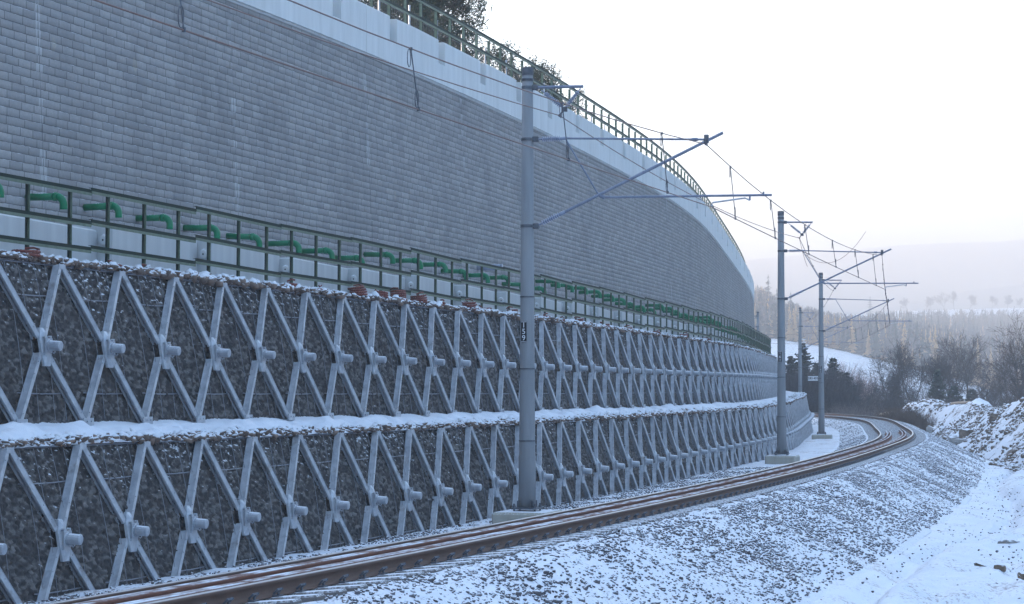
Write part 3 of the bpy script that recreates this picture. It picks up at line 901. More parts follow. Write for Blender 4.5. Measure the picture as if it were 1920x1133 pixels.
for j in range(-2, 18):
    s0 = J0 + j * JSP
    par(coping_panel(s0, s0 + JSP), wall)
# dark drip lip beneath
lip = sweep('drip_lip', [(0, 0), (.14, 0), (.14, .05), (0, .05)], sw[:-4], 0, 0, GW, M['coping'])
lp = []
for a, b in [(-.045, -.075), (.2, -.075), (.2, -.022), (-.06, -.022)]: lp.append(WG(sw[:-4], 10.386 + a, 9.886 + b, 't'))
lip.data.vertices.foreach_set('co', np.stack(lp, 1).reshape(-1, 3).astype(np.float32).ravel()); lip.data.update(); par(lip, wall)

# upper guard railing, one section per coping panel, plus thin mesh fence posts behind it
for j in range(1, 17):
    s0 = J0 + j * JSP; sm = s0 + JSP / 2
    c0 = Vector(WG(sm, 10.9, 11.0, 't')); e = empty('guard_railing', tuple(c0), rz(sm))
    inv = (Matrix.Translation(c0) @ Matrix.Rotation(rz(sm), 4, 'Z')).inverted()
    def loc(s, d, z): return inv @ Vector(WG(s, d, z, 't'))
    for q in range(6):
        s = s0 + (q + .5) * JSP / 6; m_ = MB(); b0 = loc(s, 10.9, 10.95); t0 = loc(s, 10.9, 12.10)
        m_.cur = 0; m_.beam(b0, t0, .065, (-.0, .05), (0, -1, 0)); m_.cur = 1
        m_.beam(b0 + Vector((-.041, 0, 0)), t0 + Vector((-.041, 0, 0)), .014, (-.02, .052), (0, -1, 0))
        m_.build('post', [M['green_dark'], M['green_pale']], e)
    for zt in (12.17, 11.66):
        m_ = MB(); st_ = np.linspace(s0 + .01, s0 + JSP - .01, 7); pts = [loc(s, 10.86, zt) for s in st_]
        for a, b in zip(pts[:-1], pts[1:]):
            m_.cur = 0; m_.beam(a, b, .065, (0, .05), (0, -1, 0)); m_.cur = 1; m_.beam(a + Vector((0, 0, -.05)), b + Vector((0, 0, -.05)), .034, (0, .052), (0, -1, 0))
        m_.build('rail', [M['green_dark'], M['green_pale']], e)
    n_ = j
    tag(e, 'green railing section on the wall coping, %s section counted from the left end' % ordw(n_), 'railing', 'green railing sections along the coping')
mf = empty('mesh_fence', tuple(WG(20, 12.4, 11.0, 't')), 0); tag(mf, 'thin wire mesh fence with pale posts behind the coping railing', 'mesh fence')
for k in range(50):
    s = 12 + k * 2.9
    if s > 150: break
    m_ = MB(); p_ = Vector(WG(s, 12.3, 10.9, 't')); m_.tube([p_, p_ + Vector((0, 0, 1.75))], .03, 6); m_.tube([p_ + Vector((0, 0, 1.75)), p_ + Vector((0, 0, 1.77))], .036, 6)
    par(m_.build('post', M['galv']), mf)
m_ = MB()
for zt in np.arange(11.1, 12.6, .25):
    ss = np.arange(12, 150, 2.9); m_.tube([tuple(p) for p in WG(ss, np.full(len(ss), 12.3), np.full(len(ss), zt), 't')], .006, 4)
for s in np.arange(12, 60, .18):
    m_.tube([tuple(WG(s, 12.3, 11.05, 't')), tuple(WG(s, 12.3, 12.55, 't'))], .004, 3, False)
par(m_.build('wire_mesh', M['dark_steel']), mf)

# green drain pipes
pz = [5.29, 5.28, 5.27, 5.23, 5.20, 5.18, 5.15, 5.12, 5.09, 5.30, 5.27, 5.28, 5.23, 5.22, 5.25, 5.18, 5.15, 5.46, 5.44]
gp = None
for k in range(-1, 62):
    s = 13.02 + 2.16 * k
    if s > 146: break
    z = pz[k + 1] if k + 1 < len(pz) else 5.44 - .045 * ((k + 1 - len(pz)) % 7)
    z = z if k >= 0 else 5.3
    dw = float(10.376 + adj(s, 't')[0] - (9.93 + adj(s, 't')[1] - z) * (.008 / .15))
    e = empty('drain_pipe', tuple(W(s, dw, z, 0)), rz(s))
    if gp is None:
        m_ = MB(); m_.tube([(0, .05, 0), (0, -.60, 0)], .062, 14); m_.tube([(0, -.53, 0), (0, -.545, 0), (0, -.615, 0), (0, -.62, 0)], [.066, .076, .076, .068], 14)
        a_ = m_.build('pipe', M['green_pipe'], e, True)
        m_ = MB(); pts = [(0, -.60 - .14 * math.sin(t), -.14 + .14 * math.cos(t)) for t in np.linspace(0, math.pi / 2, 7)] + [(0, -.74, -.19), (0, -.74, -.22)]
        m_.tube(pts, .066, 14); b_ = m_.build('elbow', M['green_pipe'], e, True); gp = (a_.data, b_.data)
    else:
        link(bpy.data.objects.new('pipe', gp[0]), e); link(bpy.data.objects.new('elbow', gp[1]), e)
    n_ = k + 1
    lab = 'green plastic drain pipe with elbow on the block wall, %s from the left' % ordw(n_ + 0) if 1 <= n_ <= 16 else ('green drain pipe with elbow at the left picture edge' if n_ < 1 else 'green drain pipe with elbow, %s rightward of the mast numbered 159' % ordw(n_ - 16))
    e.rotation_euler = (random.uniform(-.03, .05), random.uniform(-.12, .12), rz(s) + random.uniform(-.06, .06)); e.scale = (1, random.uniform(.93, 1.05), 1)
    tag(e, lab, 'drain pipe', 'green drain pipes along the block wall')
# one grey pipe end on the wall left of the mast
e = empty('grey_pipe', tuple(W(40.5, 9.95, 5.52, 0)), rz(40.5)); m_ = MB(); m_.tube([(0, .3, 0), (0, -.6, 0)], .085, 14); m_.tube([(0, -.6, 0), (0, -.63, -.0)], .1, 14)
o = m_.build('pipe_body', M['insul'], e, True); tag(e, 'single grey pipe stub on the block wall just left of mast 159', 'pipe')

# coiled red hoses on the upper rim
coil_s = [(9.21, 2, 1.25), (12.17, 1, .7), (13.47, 1, .6), (19.94, 2, .8), (21.32, 1, .8), (23.9, 4, 1.1), (25.42, 3, 1.0), (26.65, 5, 1.1), (28.23, 4, 1.1), (29.66, 2, 1.0), (32.31, 4, 1.0), (33.79, 2, 1.0), (36.47, 3, .9), (40.08, 2, 1.0), (42.08, 1, .9), (44.61, 3, 1.0), (48.56, 2, .9), (52.6, 2, .9), (58, 2, .9), (64.5, 3, 1.0), (71, 2, .9)]
for k, (s, n, sc) in enumerate(coil_s):
    m_ = MB(); rad = .155 * sc
    for q in range(n):
        off = (random.uniform(-.02, .02), random.uniform(-.02, .02)); r_ = rad * random.uniform(.92, 1.05)
        for half in (0,):
            pts = [(off[0] + r_ * math.cos(t), off[1] + r_ * math.sin(t), .035 + q * .05 + .008 * math.sin(t * 2 + q)) for t in np.linspace(0, 2 * math.pi, 41)]
            m_.tube(pts, [.028 if i % 2 else .022 for i in range(41)], 6)
    m_.tube([(rad * .9, .05, .05 + n * .045), (rad * .4, .12, .085 + n * .045), (-rad * .3, .10, .075 + n * .045)], .018, 6)
    o = m_.build('coiled_hose', M['red_hose'], None); o.location = tuple(WG(s, 8.02, 3.99, 'u')); o.rotation_euler = (random.uniform(-.12, .12), random.uniform(-.12, .12), k * 1.3)
    tag(o, ('red ribbed hose coil of %s on the upper rim, %s coil from the left' % (['no turns', 'one turn', 'two turns', 'three turns', 'four turns', 'five turns'][n], ordw(k + 1))), 'hose coil', 'red hose coils on the upper rim')

#@@PART2@@
# ------------------------------------------------------------------ catenary masts
def insulator(m_, p, q, n=9, r0=.028, r1=.062):
    p = Vector(p); q = Vector(q); pts = []; rs = []
    for i in range(n):
        for f_, r_ in ((.0, r0), (.35, r1), (.5, r1 * .98), (.7, r0)):
            pts.append(p.lerp(q, (i + f_) / n)); rs.append(r_)
    pts.append(q); rs.append(r0)
    m_.tube(pts, rs, 12)
def text_obj(name, body, size, mat, parent, loc, rot, spacing=1.0):
    c = bpy.data.curves.new(name, 'FONT'); c.body = body; c.size = size; c.align_x = 'CENTER'; c.align_y = 'CENTER'; c.extrude = .002; c.offset = .004 if '.' in body else .0; c.space_line = spacing
    tmp = bpy.data.objects.new('tmp_text', c); C.objects.link(tmp); bpy.context.view_layer.update()
    me = bpy.data.meshes.new_from_object(tmp.evaluated_get(bpy.context.evaluated_depsgraph_get())); me.materials.clear(); me.materials.append(mat)
    bpy.data.objects.remove(tmp); o = bpy.data.objects.new(name, me); o.location = loc; o.rotation_euler = rot; return link(o, parent)
def mast(s, d, zb, num, label, zoff=0, flip=False, xy=None, arms=True, foot=True):
    P = W(s, d, zb, GT) if xy is None else np.array([xy[0], xy[1], zb])
    e = empty('catenary_mast', tuple(P), rz(s) + (math.pi if flip else 0))
    B = -.49
    def L(r, z, x=0): return (x, -r, z - B + zoff)
    m_ = MB(); m_.tube([L(0, B), L(0, B + 1.08), L(0, B + 1.1), L(0, 8.62)], [.181, .178, .168, .113], 28, True)
    m_.build('pole', M['mast'], e, True)
    m_ = MB(); m_.tube([L(0, 8.56), L(0, 8.72), L(0, 8.73)], [.124, .122, .07], 20); m_.tube([L(0, 8.44), L(0, 8.49)], [.128, .128], 20)
    m_.build('pole_cap', M['dark_steel'], e)
    m_ = MB(); m_.box(-.27, .27, -.27, .27, -.02, .02)
    for a in (-.22, .22):
        for b in (-.22, .22): m_.tube([(a, b, -.07), (a, b, .10)], .022, 8); m_.tube([(a, b, .02), (a, b, .06)], .036, 6)
    for k in range(4):
        t = k * math.pi / 2 + .78; c_, s_ = math.cos(t), math.sin(t)
        m_.beam((c_ * .17, s_ * .17, .02), (c_ * .17, s_ * .17, .16), .012, (-.0, .07), (c_, s_, 0))
    m_.build('base_plate', M['dark_steel'], e)
    if foot:
        m_ = MB(); m_.box(-.80, .70, -.62, .55, -.95, -.055, .05); m_.build('foundation', M['footing'], e)
    m_ = MB(); m_.tube([(.10, .165, .1), (.09, .15, 3.0), (.07, .125, 6.2)], .008, 5)
    for zc in (1.4, 2.9, 4.4): m_.tube([(0, 0, zc - .012), (0, 0, zc + .012)], .185 - .0071 * zc, 20)
    m_.build('earth_cable', M['dark_steel'], e)
    # bands
    for zc in (8.3, 7.21, 5.39):
        m_ = MB(); r_ = .178 - .065 * (zc + .5) / 9.2 + .006
        m_.tube([L(0, zc - .03), L(0, zc + .03)], [r_ + .004, r_ + .003], 20)
        m_.box(-.05, .05, -r_ - .11, -r_ + .02, zc - B + zoff - .055, zc - B + zoff + .055, .01)
        m_.build('clamp_band', M['dark_steel'], e)
    m_ = MB(); m_.tube([L(.2, 8.3), L(1.2, 8.285)], .032, 10); m_.tube([L(1.19, 8.285), L(1.2, 8.285)], .04, 10); m_.build('top_bracket', M['tube_steel'], e)
    V = L(.80, 7.83)
    for a in ((.30, 8.24), (1.15, 8.25)):
        m_ = MB(); p = Vector(L(*a)); q = Vector(V); m_.tube([p, p.lerp(q, .17)], .014, 6)
        insulator(m_, p.lerp(q, .17), p.lerp(q, .86), 10, .022, .055); m_.tube([p.lerp(q, .86), q], .02, 6); m_.build('insulator', M['insul'], e)
    m_ = MB(); m_.tube([L(.70, 7.69, -.04), L(.70, 7.69, .04)], .03, 8); m_.tube([V, L(.70, 7.70)], .018, 6); m_.box(-.02, .02, -.86, -.74, 7.77 - B + zoff, 7.87 - B + zoff); m_.build('feeder_clamp', M['dark_steel'], e)
    m_ = MB(); m_.tube([L(.18, 7.21), L(.32, 7.21)], .02, 8); insulator(m_, L(.32, 7.21), L(.72, 7.21), 9); m_.tube([L(.72, 7.21), L(.86, 7.21)], .036, 8); m_.build('insulator', M['insul'], e)
    m_ = MB(); m_.tube([L(.86, 7.21), L(3.80, 7.10)], .022, 8); m_.tube([L(3.5, 7.11), L(3.62, 7.108)], .036, 8); m_.build('top_tube', M['tube_steel'], e)
    m_ = MB(); p = Vector(L(.2, 5.39)); q = Vector(L(4.15, 7.23)); m_.tube([p, p.lerp(q, .03)], .02, 8); insulator(m_, p.lerp(q, .03), p.lerp(q, .125), 9); m_.tube([p.lerp(q, .125), p.lerp(q, .155)], .04, 8); m_.build('insulator', M['insul'], e)
    m_ = MB(); m_.tube([p.lerp(q, .15), q], .032, 10); m_.build('diagonal_tube', M['tube_steel'], e)
    m_ = MB(); m_.tube([L(1.62, 5.96), L(5.15, 5.93)], .024, 8); m_.tube([L(1.56, 6.0), L(1.66, 5.95)], .04, 8); m_.tube([L(4.98, 5.93), L(4.98, 6.0)], .02, 6); m_.tube([L(4.70, 5.93), L(4.70, 5.83)], .02, 6); m_.build('registration_tube', M['tube_steel'], e)
    m_ = MB(); m_.tube([L(.84, 7.17), L(1.54, 6.0)], .019, 6); m_.build('strut', M['tube_steel'], e)
    m_ = MB(); m_.tube([L(4.70, 5.83), L(4.60, 5.88), L(3.93, 5.80), L(3.91, 5.73)], .019, 6); m_.build('steady_arm', M['galv'], e)
    m_ = MB(); m_.box(-.04, .04, -3.85, -3.76, 7.02 - B + zoff, 7.2 - B + zoff, .01); m_.tube([L(3.80, 7.0, -.06), L(3.8, 7.0, .06)], .026, 6); m_.build('wire_clamp', M['dark_steel'], e)
    if num:
        m_ = MB(); rr_ = .158; x = -rr_ - .012
        w_ = .06; m_.box(x, x + .006, -w_ + .03, w_ + .03, 2.97 - B, 3.39 - B)
        pl = m_.build('number_plate', M['black'], e)
        m_ = MB(); m_.box(x - .003, x - .0005, -w_ + .034, w_ + .026, 2.975 - B, 2.982 - B); m_.box(x - .003, x - .0005, -w_ + .034, w_ + .026, 3.378 - B, 3.385 - B); m_.build('plate_edge', M['white'], pl)
        text_obj('number', '\n'.join(num), .155, M['white'], pl, (x - .004, .03, 3.18 - B), (R(90), 0, R(-90)), .86)
    tag(e, label, 'catenary mast', 'concrete catenary masts along the line')
    def world(r, z):
        c = e.matrix_basis @ Vector(L(r, z)); return c
    return e, world
m159, w159 = mast(24.0, 4.3, -.49, '159', 'nearest and tallest catenary mast, numbered 159, standing before the gabion tiers')
m161, w161 = mast(64.75, 4.3, -.44, '161', 'second catenary mast along the line, hiding the end of the gabion tiers')
m163, w163 = mast(110, 4.35, -.45, '163', 'third catenary mast, its foot on bare snow, beside the white kilometre plate', xy=(17.72, 131.8))
m163.location.z = -.30
m165, w165 = mast(162.7, 4.35, -.3, None, 'fourth catenary mast, seen between the second and third ones against dark spruces', xy=(23.1, 184.4))
m167, w167 = mast(205, -4.3, 1.0, None, 'farthest catenary mast, peeping out just right of the tall wall', flip=True, xy=(24.6, 230.0))

# kilometre plate on a bracket of the third mast
kp = empty('kilometre_sign', tuple(m163.location + Vector((-.18, -.02, 3.1))), R(2))
KZ = .05
m_ = MB(); m_.box(-.62, -.04, -.20, -.19, KZ - .13, KZ + .13, .004); m_.build('plate', M['white'], kp)
m_ = MB(); m_.box(-.10, .14, -.185, -.165, KZ - .02, KZ + .02); m_.build('bracket', M['dark_steel'], kp)
text_obj('number', '283.403', .185, M['black'], kp, (-.33, -.205, KZ - .0), (R(90), 0, 0))
tag(kp, 'white kilometre plate reading 283.403 fixed beside the third mast', 'sign')

# overhead line
def span(a, b, sag, n=14):
    a = Vector(a); b = Vector(b)
    return [a.lerp(b, t) - Vector((0, 0, 4 * sag * t * (1 - t))) for t in np.linspace(0, 1, n)]
def sup(r, z):
    c0 = Vector(W(-17.5, 4.3, 0, GT)); a = float(fr(-17.5)[2])
    p0 = c0 + Vector((math.cos(a) * r, -math.sin(a) * r, z))
    f = w167(r, z)
    return [p0, w159(r, z), w161(r, z), w163(r, z), w165(r, z), w167(r, z)]
line = empty('overhead_line', tuple(w159(3.85, 5.72)), 0); tag(line, 'contact and carrier wires with thin droppers strung along the mast arms', 'overhead wire')
mess = sup(3.80, 7.0); cont = sup(3.91, 5.71)
m_ = MB(); m2 = MB()
for i in range(5):
    m_.tube(span(mess[i], mess[i + 1], .52), .0105, 5, False); m2.tube(span(cont[i], cont[i + 1], .03), .0115, 5, False)
par(m_.build('carrier_wire', M['copper']), line); par(m2.build('contact_wire', M['copper']), line)
for i in range(4):
    A_ = span(mess[i], mess[i + 1], .52, 101); B_ = span(cont[i], cont[i + 1], .03, 101)
    for t in (8, 24, 41, 58, 75, 91):
        m_ = MB(); a, b = A_[t], B_[t]; m_.tube([a, b], .009, 4, False)
        m_.tube([a - Vector((0, 0, .02)), a + Vector((0, 0, .02))], .022, 6); m_.tube([b - Vector((0, 0, .02)), b + Vector((0, 0, .03))], .022, 6)
        dirv = (B_[t - 1] - B_[t]).normalized()
        for o_, sg_ in ((a, -1), (b, 1)):
            c_ = o_ + Vector((0, 0, sg_ * .13)) + dirv * .07
            m_.tube([c_ + dirv * .065 * math.cos(u_) + Vector((0, 0, .12 * math.sin(u_))) for u_ in np.linspace(0, 2 * math.pi, 13)], .006, 4, False)
        par(m_.build('dropper', M['dark_steel']), line)
fd = sup(.70, 7.69); m_ = MB()
for i in range(5):
    m_.tube(span(fd[i], fd[i + 1], .35), .0115, 5, False)
    for t in (4,):
        q = span(fd[i], fd[i + 1], .35)[t]; m_.tube([q - Vector((.03, 0, 0)), q + Vector((.03, 0, 0))], .025, 6)
f_ = m_.build('feeder_wire', M['copper']); tag(f_, 'single feeder wire hung from the V-shaped insulators near the mast tops', 'overhead wire')
# slack jumper below the second mast's arm
m_ = MB(); m_.tube(span(w161(.82, 7.15), w161(3.2, 7.9), .75, 16), .008, 5, False)
m_.tube(span(w161(.70, 7.69), w161(1.0, 6.6), .1, 8), .008, 5, False)
j_ = m_.build('jumper_wire', M['copper']); tag(j_, 'slack jumper wire sagging beneath the arm of the second mast', 'jumper wire')

# ------------------------------------------------------------------ hillside above the wall
s = np.concatenate([np.arange(-12, 176, 4.0)]); t = np.concatenate([[10.9, 11.5], np.arange(13, 90, 4.0)])
S_, T_ = np.meshgrid(s, t, indexing='ij'); da, za = adj(S_, 't')
Zt = 10.75 + za + np.maximum(T_ - 14, 0) * .02
hl = np_mesh('hillside', W(S_, np.maximum(T_ + da, 9), Zt).reshape(-1, 3), grid_faces(len(s), len(t), True), M['meadow'], smooth=True); tag(hl, kind='structure')

# ------------------------------------------------------------------ vegetation builders
class Tri:
    def __init__(s): s.V = []; s.F = []; s.n = 0
    def add(s, V, F): s.V.append(np.asarray(V, float)); s.F.append(np.asarray(F, int) + s.n); s.n += len(V)
    def build(s, name, mat, parent=None):
        return np_mesh(name, np.concatenate(s.V), np.concatenate(s.F), mat, parent)
def seg3(T, a, b, ra, rb, n=3):
    a = np.asarray(a, float); b = np.asarray(b, float); t = b - a; L = np.linalg.norm(t) + 1e-9; t /= L
    u = np.cross(t, (0, 0, 1.)); 
    if np.linalg.norm(u) < .1: u = np.cross(t, (0, 1., 0))
    u /= np.linalg.norm(u); v = np.cross(t, u)
    an = np.arange(n) * 2 * np.pi / n; ring = np.cos(an)[:, None] * u + np.sin(an)[:, None] * v
    i = np.arange(n); j = (i + 1) % n
    F = np.concatenate([np.stack([i, j, n + j], 1), np.stack([i, n + j, n + i], 1)])
    T.add(np.concatenate([a + ring * ra, b + ring * rb]), F)
def spruce(name, loc, h, r, label, seed, group=None, dens=1.0, cat='spruce', mat='needles', bare=0.08, gap=.0, pine=False, blade=1.0):
    g = np.random.default_rng(seed); e = empty(name, loc, 0)
    T = Tri(); seg3(T, (0, 0, -.4), (0, 0, h * .55), h * .014 + .02, h * .009 + .01, 6); seg3(T, (0, 0, h * .55), (0, 0, h), h * .009 + .01, .008, 5)
    K = Tri()
    nl = int(h * 5.5 * dens) + 6
    for k in range(nl):
        f = min(max((k + g.uniform(-.3, .3)) / nl, 0), .995); z = h * (bare + (1 - bare) * f); 
        if z > h * .985: z = h * .98
        Lb = r * ((1 - f) ** .8 if not pine else (1 - f ** 2.2) * g.uniform(.35, 1.2)) * g.uniform(.75, 1.15) + .05
        nb = int(5 + 3 * (1 - f)); a0 = g.uniform(0, 6.28)
        for q in range(nb):
            if g.random() < gap: continue
            a = a0 + q * 6.283 / nb + g.uniform(-.4, .4); L = Lb * g.uniform(.45, 1.15); zq = min(z + g.uniform(-.6, .6) * h / nl * 1.3, h * .99)
            dx, dy = math.cos(a), math.sin(a); dr = -.28 * (1 - f) + .25 * f if not pine else g.uniform(-.1, .55)
            tip = np.array([dx * L, dy * L, zq + dr * L]); base = np.array([0, 0, zq + .03])
            seg3(T, base, tip, .018 * (1 - f) + .004, .004, 3)
            m_n = max(3, int(L / .17 * dens))
            side = np.array([-dy, dx, 0])
            for w in range(m_n):
                u_ = (w + g.random()) / m_n; p = base + (tip - base) * u_
                wl = (.10 + .32 * L * (1 - u_) * .55 + .06) * g.uniform(.6, 1.3)
                for sg_ in (-1, 1):
                    out_ = side * sg_ * wl + (tip - base) / L * wl * .6 + np.array([0, 0, -wl * g.uniform(.1, .5)])
                    wd = (np.array([dx, dy, 0]) * .07 + np.array([0, 0, .035])) * blade
                    K.add([p - wd, p + wd, p + out_ + wd * .3, p + out_ - wd * .4], [(0, 1, 2), (0, 2, 3)])
                    hang = np.array([g.uniform(-.04, .04), g.uniform(-.04, .04), -wl * .6])
                    K.add([p + out_ * .5 - wd * .6, p + out_ * .5 + wd * .6, p + out_ * .6 + hang], [(0, 1, 2)])
    T.build('trunk', M['bark'], e); K.build('crown', M[mat], e); tag(e, label, cat, group); return e
def bare(name, loc, h, spread, label, seed, mat='twig', stems=1, levels=5, group=None, cat='bare tree', rad=None, minr=.010, up=.35, bark='bark', tuft=0):
    g = np.random.default_rng(seed); e = empty(name, loc, 0); T = Tri(); K = Tri()
    Q = Tri()
    def tufts(p, k, sz):
        for _ in range(k):
            c_ = p + g.normal(0, sz * .55, 3); d1 = g.normal(0, 1, 3); d1 /= np.linalg.norm(d1); d2 = np.cross(d1, g.normal(0, 1, 3)); d2 /= np.linalg.norm(d2)
            Q.add([c_ - d1 * sz * .5, c_ + d1 * sz * .5 + d2 * sz * .08, c_ + d1 * sz * .45 - d2 * sz * .12], [(0, 1, 2)])
    def br(p, d, L, r, lv):
        n = 3 if lv < 3 else 2; q = p
        for i in range(n):
            d = d + g.normal(0, .13 + .04 * lv, 3) * np.array([1, 1, .6]) + np.array([0, 0, up * .12]); d /= np.linalg.norm(d)
            q2 = q + d * L / n; r2 = max(r * .82, minr)
            seg3(T if lv < 2 or tuft else K, q, q2, r, r2, 5 if lv < 2 else 3); q = q2; r = r2
            if tuft and lv >= 2: tufts(q, tuft, min(h, 5) * .045)
            if lv < levels and (i > 0 or lv > 0):
                for _ in range(1 + (g.random() < (.45 if levels > 4 or tuft else .8))):
                    az = g.uniform(0, 6.28); tl = g.uniform(.45, .95) * (.8 + spread * .3)
                    s1 = np.cross(d, (math.cos(az), math.sin(az), .2)); s1 /= np.linalg.norm(s1)
                    nd = d * math.cos(tl) + s1 * math.sin(tl); nd[2] += up * .5; nd /= np.linalg.norm(nd)
                    br(q, nd, L * g.uniform(.5, .72), max(r * .6, minr), lv + 1)
        if lv < levels: br(q, d, L * .6, max(r * .75, minr), lv + 1)
    for k in range(stems):
        a = g.uniform(0, 6.28); t = g.uniform(.0, .35) * spread if stems > 1 else .03
        d = np.array([math.cos(a) * t, math.sin(a) * t, 1.]); d /= np.linalg.norm(d)
        br(np.array([math.cos(a) * .15 * (stems > 1), math.sin(a) * .15 * (stems > 1), -.3]), d, h * .5 * g.uniform(.85, 1.1), (rad or h * .017), 0)
    T.build('trunk', M[bark], e); (Q if tuft else K).build('crown', M['needles' if tuft else mat], e)
    tag(e, label, cat, group); return e
def bush(name, loc, h, w, n, label, seed, mat, group=None, cat='bush', r=.020):
    g = np.random.default_rng(seed); T = Tri(); e = tuple(loc)
    for k in range(n):
        a = g.uniform(0, 6.28); q = np.array([g.normal(0, w * .22), g.normal(0, w * .22), -.2]); L = h * g.uniform(.5, 1.05)
        d = np.array([math.cos(a) * g.uniform(0, .55), math.sin(a) * g.uniform(0, .55), 1.]); rr_ = r * g.uniform(.8, 1.5)
        for i in range(5):
            d = d + g.normal(0, .12, 3) * (1, 1, .3); d /= np.linalg.norm(d); q2 = q + d * L / 5; seg3(T, q, q2, rr_, rr_ * .85, 3); q = q2; rr_ *= .85
            if i > 0:
                for _ in range(2):
                    nd = d + g.normal(0, .45, 3); nd[2] = abs(nd[2]); nd /= np.linalg.norm(nd); q3 = q + nd * L * g.uniform(.15, .3); seg3(T, q, q3, rr_ * .8, rr_ * .4, 3)
                    for __ in range(2):
                        n2 = nd + g.normal(0, .5, 3); seg3(T, q + (q3 - q) * .6, q + (q3 - q) * .6 + n2 * L * .1, rr_ * .5, rr_ * .35, 3)
    o = T.build(name, M[mat]); o.location = e; tag(o, label, cat, group); return o
def at_px(px, Y): return (px - 960) / FPX * Y        # X of a thing standing at distance Y, from my survey of the photo

# trees above the tall wall
gT = 'trees above the tall wall'
bare('pine_tree', (at_px(790, 72), 72, 10.8), 6.0, .45, 'dark open-branched pine behind the coping railing, largest above the wall', 3, group=gT, cat='pine tree', levels=4, tuft=9, up=.25, minr=.012)
bare('pine_tree', (at_px(720, 78), 78, 10.8), 6.4, .6, 'dark pine behind the railing, half hidden left of the largest one', 4, group=gT, cat='pine tree', levels=4, tuft=9, up=.25, minr=.012)
bare('pine_tree', (at_px(828, 80), 80, 10.8), 2.7, .5, 'dark pine with its top clear of the railing, right of the largest one', 14, stems=2, group=gT, cat='pine tree', levels=3, tuft=26, up=.3, minr=.012)
bare('pine_tree', (at_px(968, 88), 88, 10.9), 4.7, .4, 'slim airy young pine above the wall, left of the bushy one', 5, stems=2, group=gT, cat='pine tree', levels=3, tuft=9, up=.5)
bare('pine_tree', (at_px(1020, 90), 90, 10.9), 3.3, 1.1, 'bushy open-crowned pine above the wall right behind the top of mast 159', 6, stems=3, group=gT, cat='pine tree', levels=3, tuft=13, up=.3)
bare('pine_tree', (at_px(992, 93), 93, 10.9), 2.9, 1.1, 'lower pine crown filling between the slim and the bushy pine', 16, stems=2, group=gT, cat='pine tree', levels=3, tuft=11, up=.3)
bare('pine_tree', (at_px(1072, 97), 97, 10.7), 2.4, 1.1, 'small low pine above the wall just right of mast 159', 8, stems=2, group=gT, cat='pine tree', levels=3, tuft=11, up=.3)
bare('pine_tree', (at_px(930, 92), 92, 10.8), 2.1, 1.0, 'short pine top showing between railing posts left of mast 159', 9, stems=2, group=gT, cat='pine tree', levels=3, tuft=18, up=.3)

# ------------------------------------------------------------------ spoil heap to the right
RID = np.array([(24.5, 80, 1.4), (25.5, 95, 1.75), (26.6, 110, 1.9), (28.2, 125, 1.8), (29.6, 138, 1.05), (31, 150, 1.0), (32, 158, 1.45), (32.7, 170, 1.15), (33, 180, 1.4), (32.9, 187, 1.55), (32.9, 193, .3)])
def heap_z(X, Y):
    best = np.full(X.shape, 99.); zc = np.zeros(X.shape)
    for a, b in zip(RID[:-1], RID[1:]):
        vx, vy = b[0] - a[0], b[1] - a[1]; t = np.clip(((X - a[0]) * vx + (Y - a[1]) * vy) / (vx * vx + vy * vy), 0, 1)
        d = np.hypot(X - a[0] - t * vx, Y - a[1] - t * vy); c = d < best; best = np.where(c, d, best); zc = np.where(c, a[2] + t * (b[2] - a[2]), zc)
    lump = fbm(X * .5, Y * .3, 5, 110)
    bestw = best * (.75 + .6 * lump)
    z = zc - .18 * np.minimum(bestw, 1.5) - .86 * np.maximum(bestw - .7, 0) + (lump - .5) * .8 + (fbm(X * 1.6, Y * 1.2, 4, 120) - .5) * .42
    return z
xs = np.arange(17, 46, .16); ys = np.concatenate([np.arange(60, 80, 1.), np.arange(80, 200, .3)])
Xh, Yh = np.meshgrid(xs, ys, indexing='ij'); Zh = heap_z(Xh, Yh); Zh = np.maximum(Zh, -1.75)
hp = np_mesh('spoil_heap', np.stack([Xh, Yh, Zh], -1).reshape(-1, 3), grid_faces(len(xs), len(ys), False), M['heap_snow'], smooth=True); tag(hp, kind='structure')
def hz(x, y): return float(heap_z(np.array([x]), np.array([y]))[0])
n = 9000; Yr = rng.uniform(85, 190, n); rx = np.interp(Yr, RID[:, 1], RID[:, 0]); Xr = rx + rng.uniform(-4.8, .6, n)
kk = vnoise(Xr * .55, Yr * .25, 140) + rng.uniform(-.2, .2, n) > .5; Xr, Yr = Xr[kk], Yr[kk]; Zr = heap_z(Xr, Yr)
cl = stones('soil_clods', np.stack([Xr, Yr, np.maximum(Zr, -1.2)], -1), rng.uniform(.08, .42, len(Xr)) * rng.uniform(.35, 1, len(Xr)), M['clod'], seed=21); tag(cl, 'brown frozen clods poking out of the snowy spoil heap', 'clods', kind='stuff')
def boulder(loc, sx, sy, sz_, mat, label, seed, name='boulder'):
    import bmesh
    bm = bmesh.new(); bmesh.ops.create_cube(bm, size=1.0); bmesh.ops.subdivide_edges(bm, edges=bm.edges[:], cuts=3, use_grid_fill=True)
    g = np.random.default_rng(seed)
    for v in bm.verts:
        c = v.co.copy(); c = c.lerp(c.normalized() * .62, .35); nz = g.normal(0, .028, 3); v.co = Vector((c.x * sx, c.y * sy, c.z * sz_)) + Vector(nz) * (sx + sy) * .5
    me = bpy.data.meshes.new(name); bm.to_mesh(me); bm.free(); me.materials.append(M[mat]); o = bpy.data.objects.new(name, me); o.location = loc
    o.rotation_euler = (g.uniform(-.3, .3), g.uniform(-.3, .3), g.uniform(0, 3)); link(o); tag(o, label, 'boulder', 'boulders on the spoil heap and path'); return o
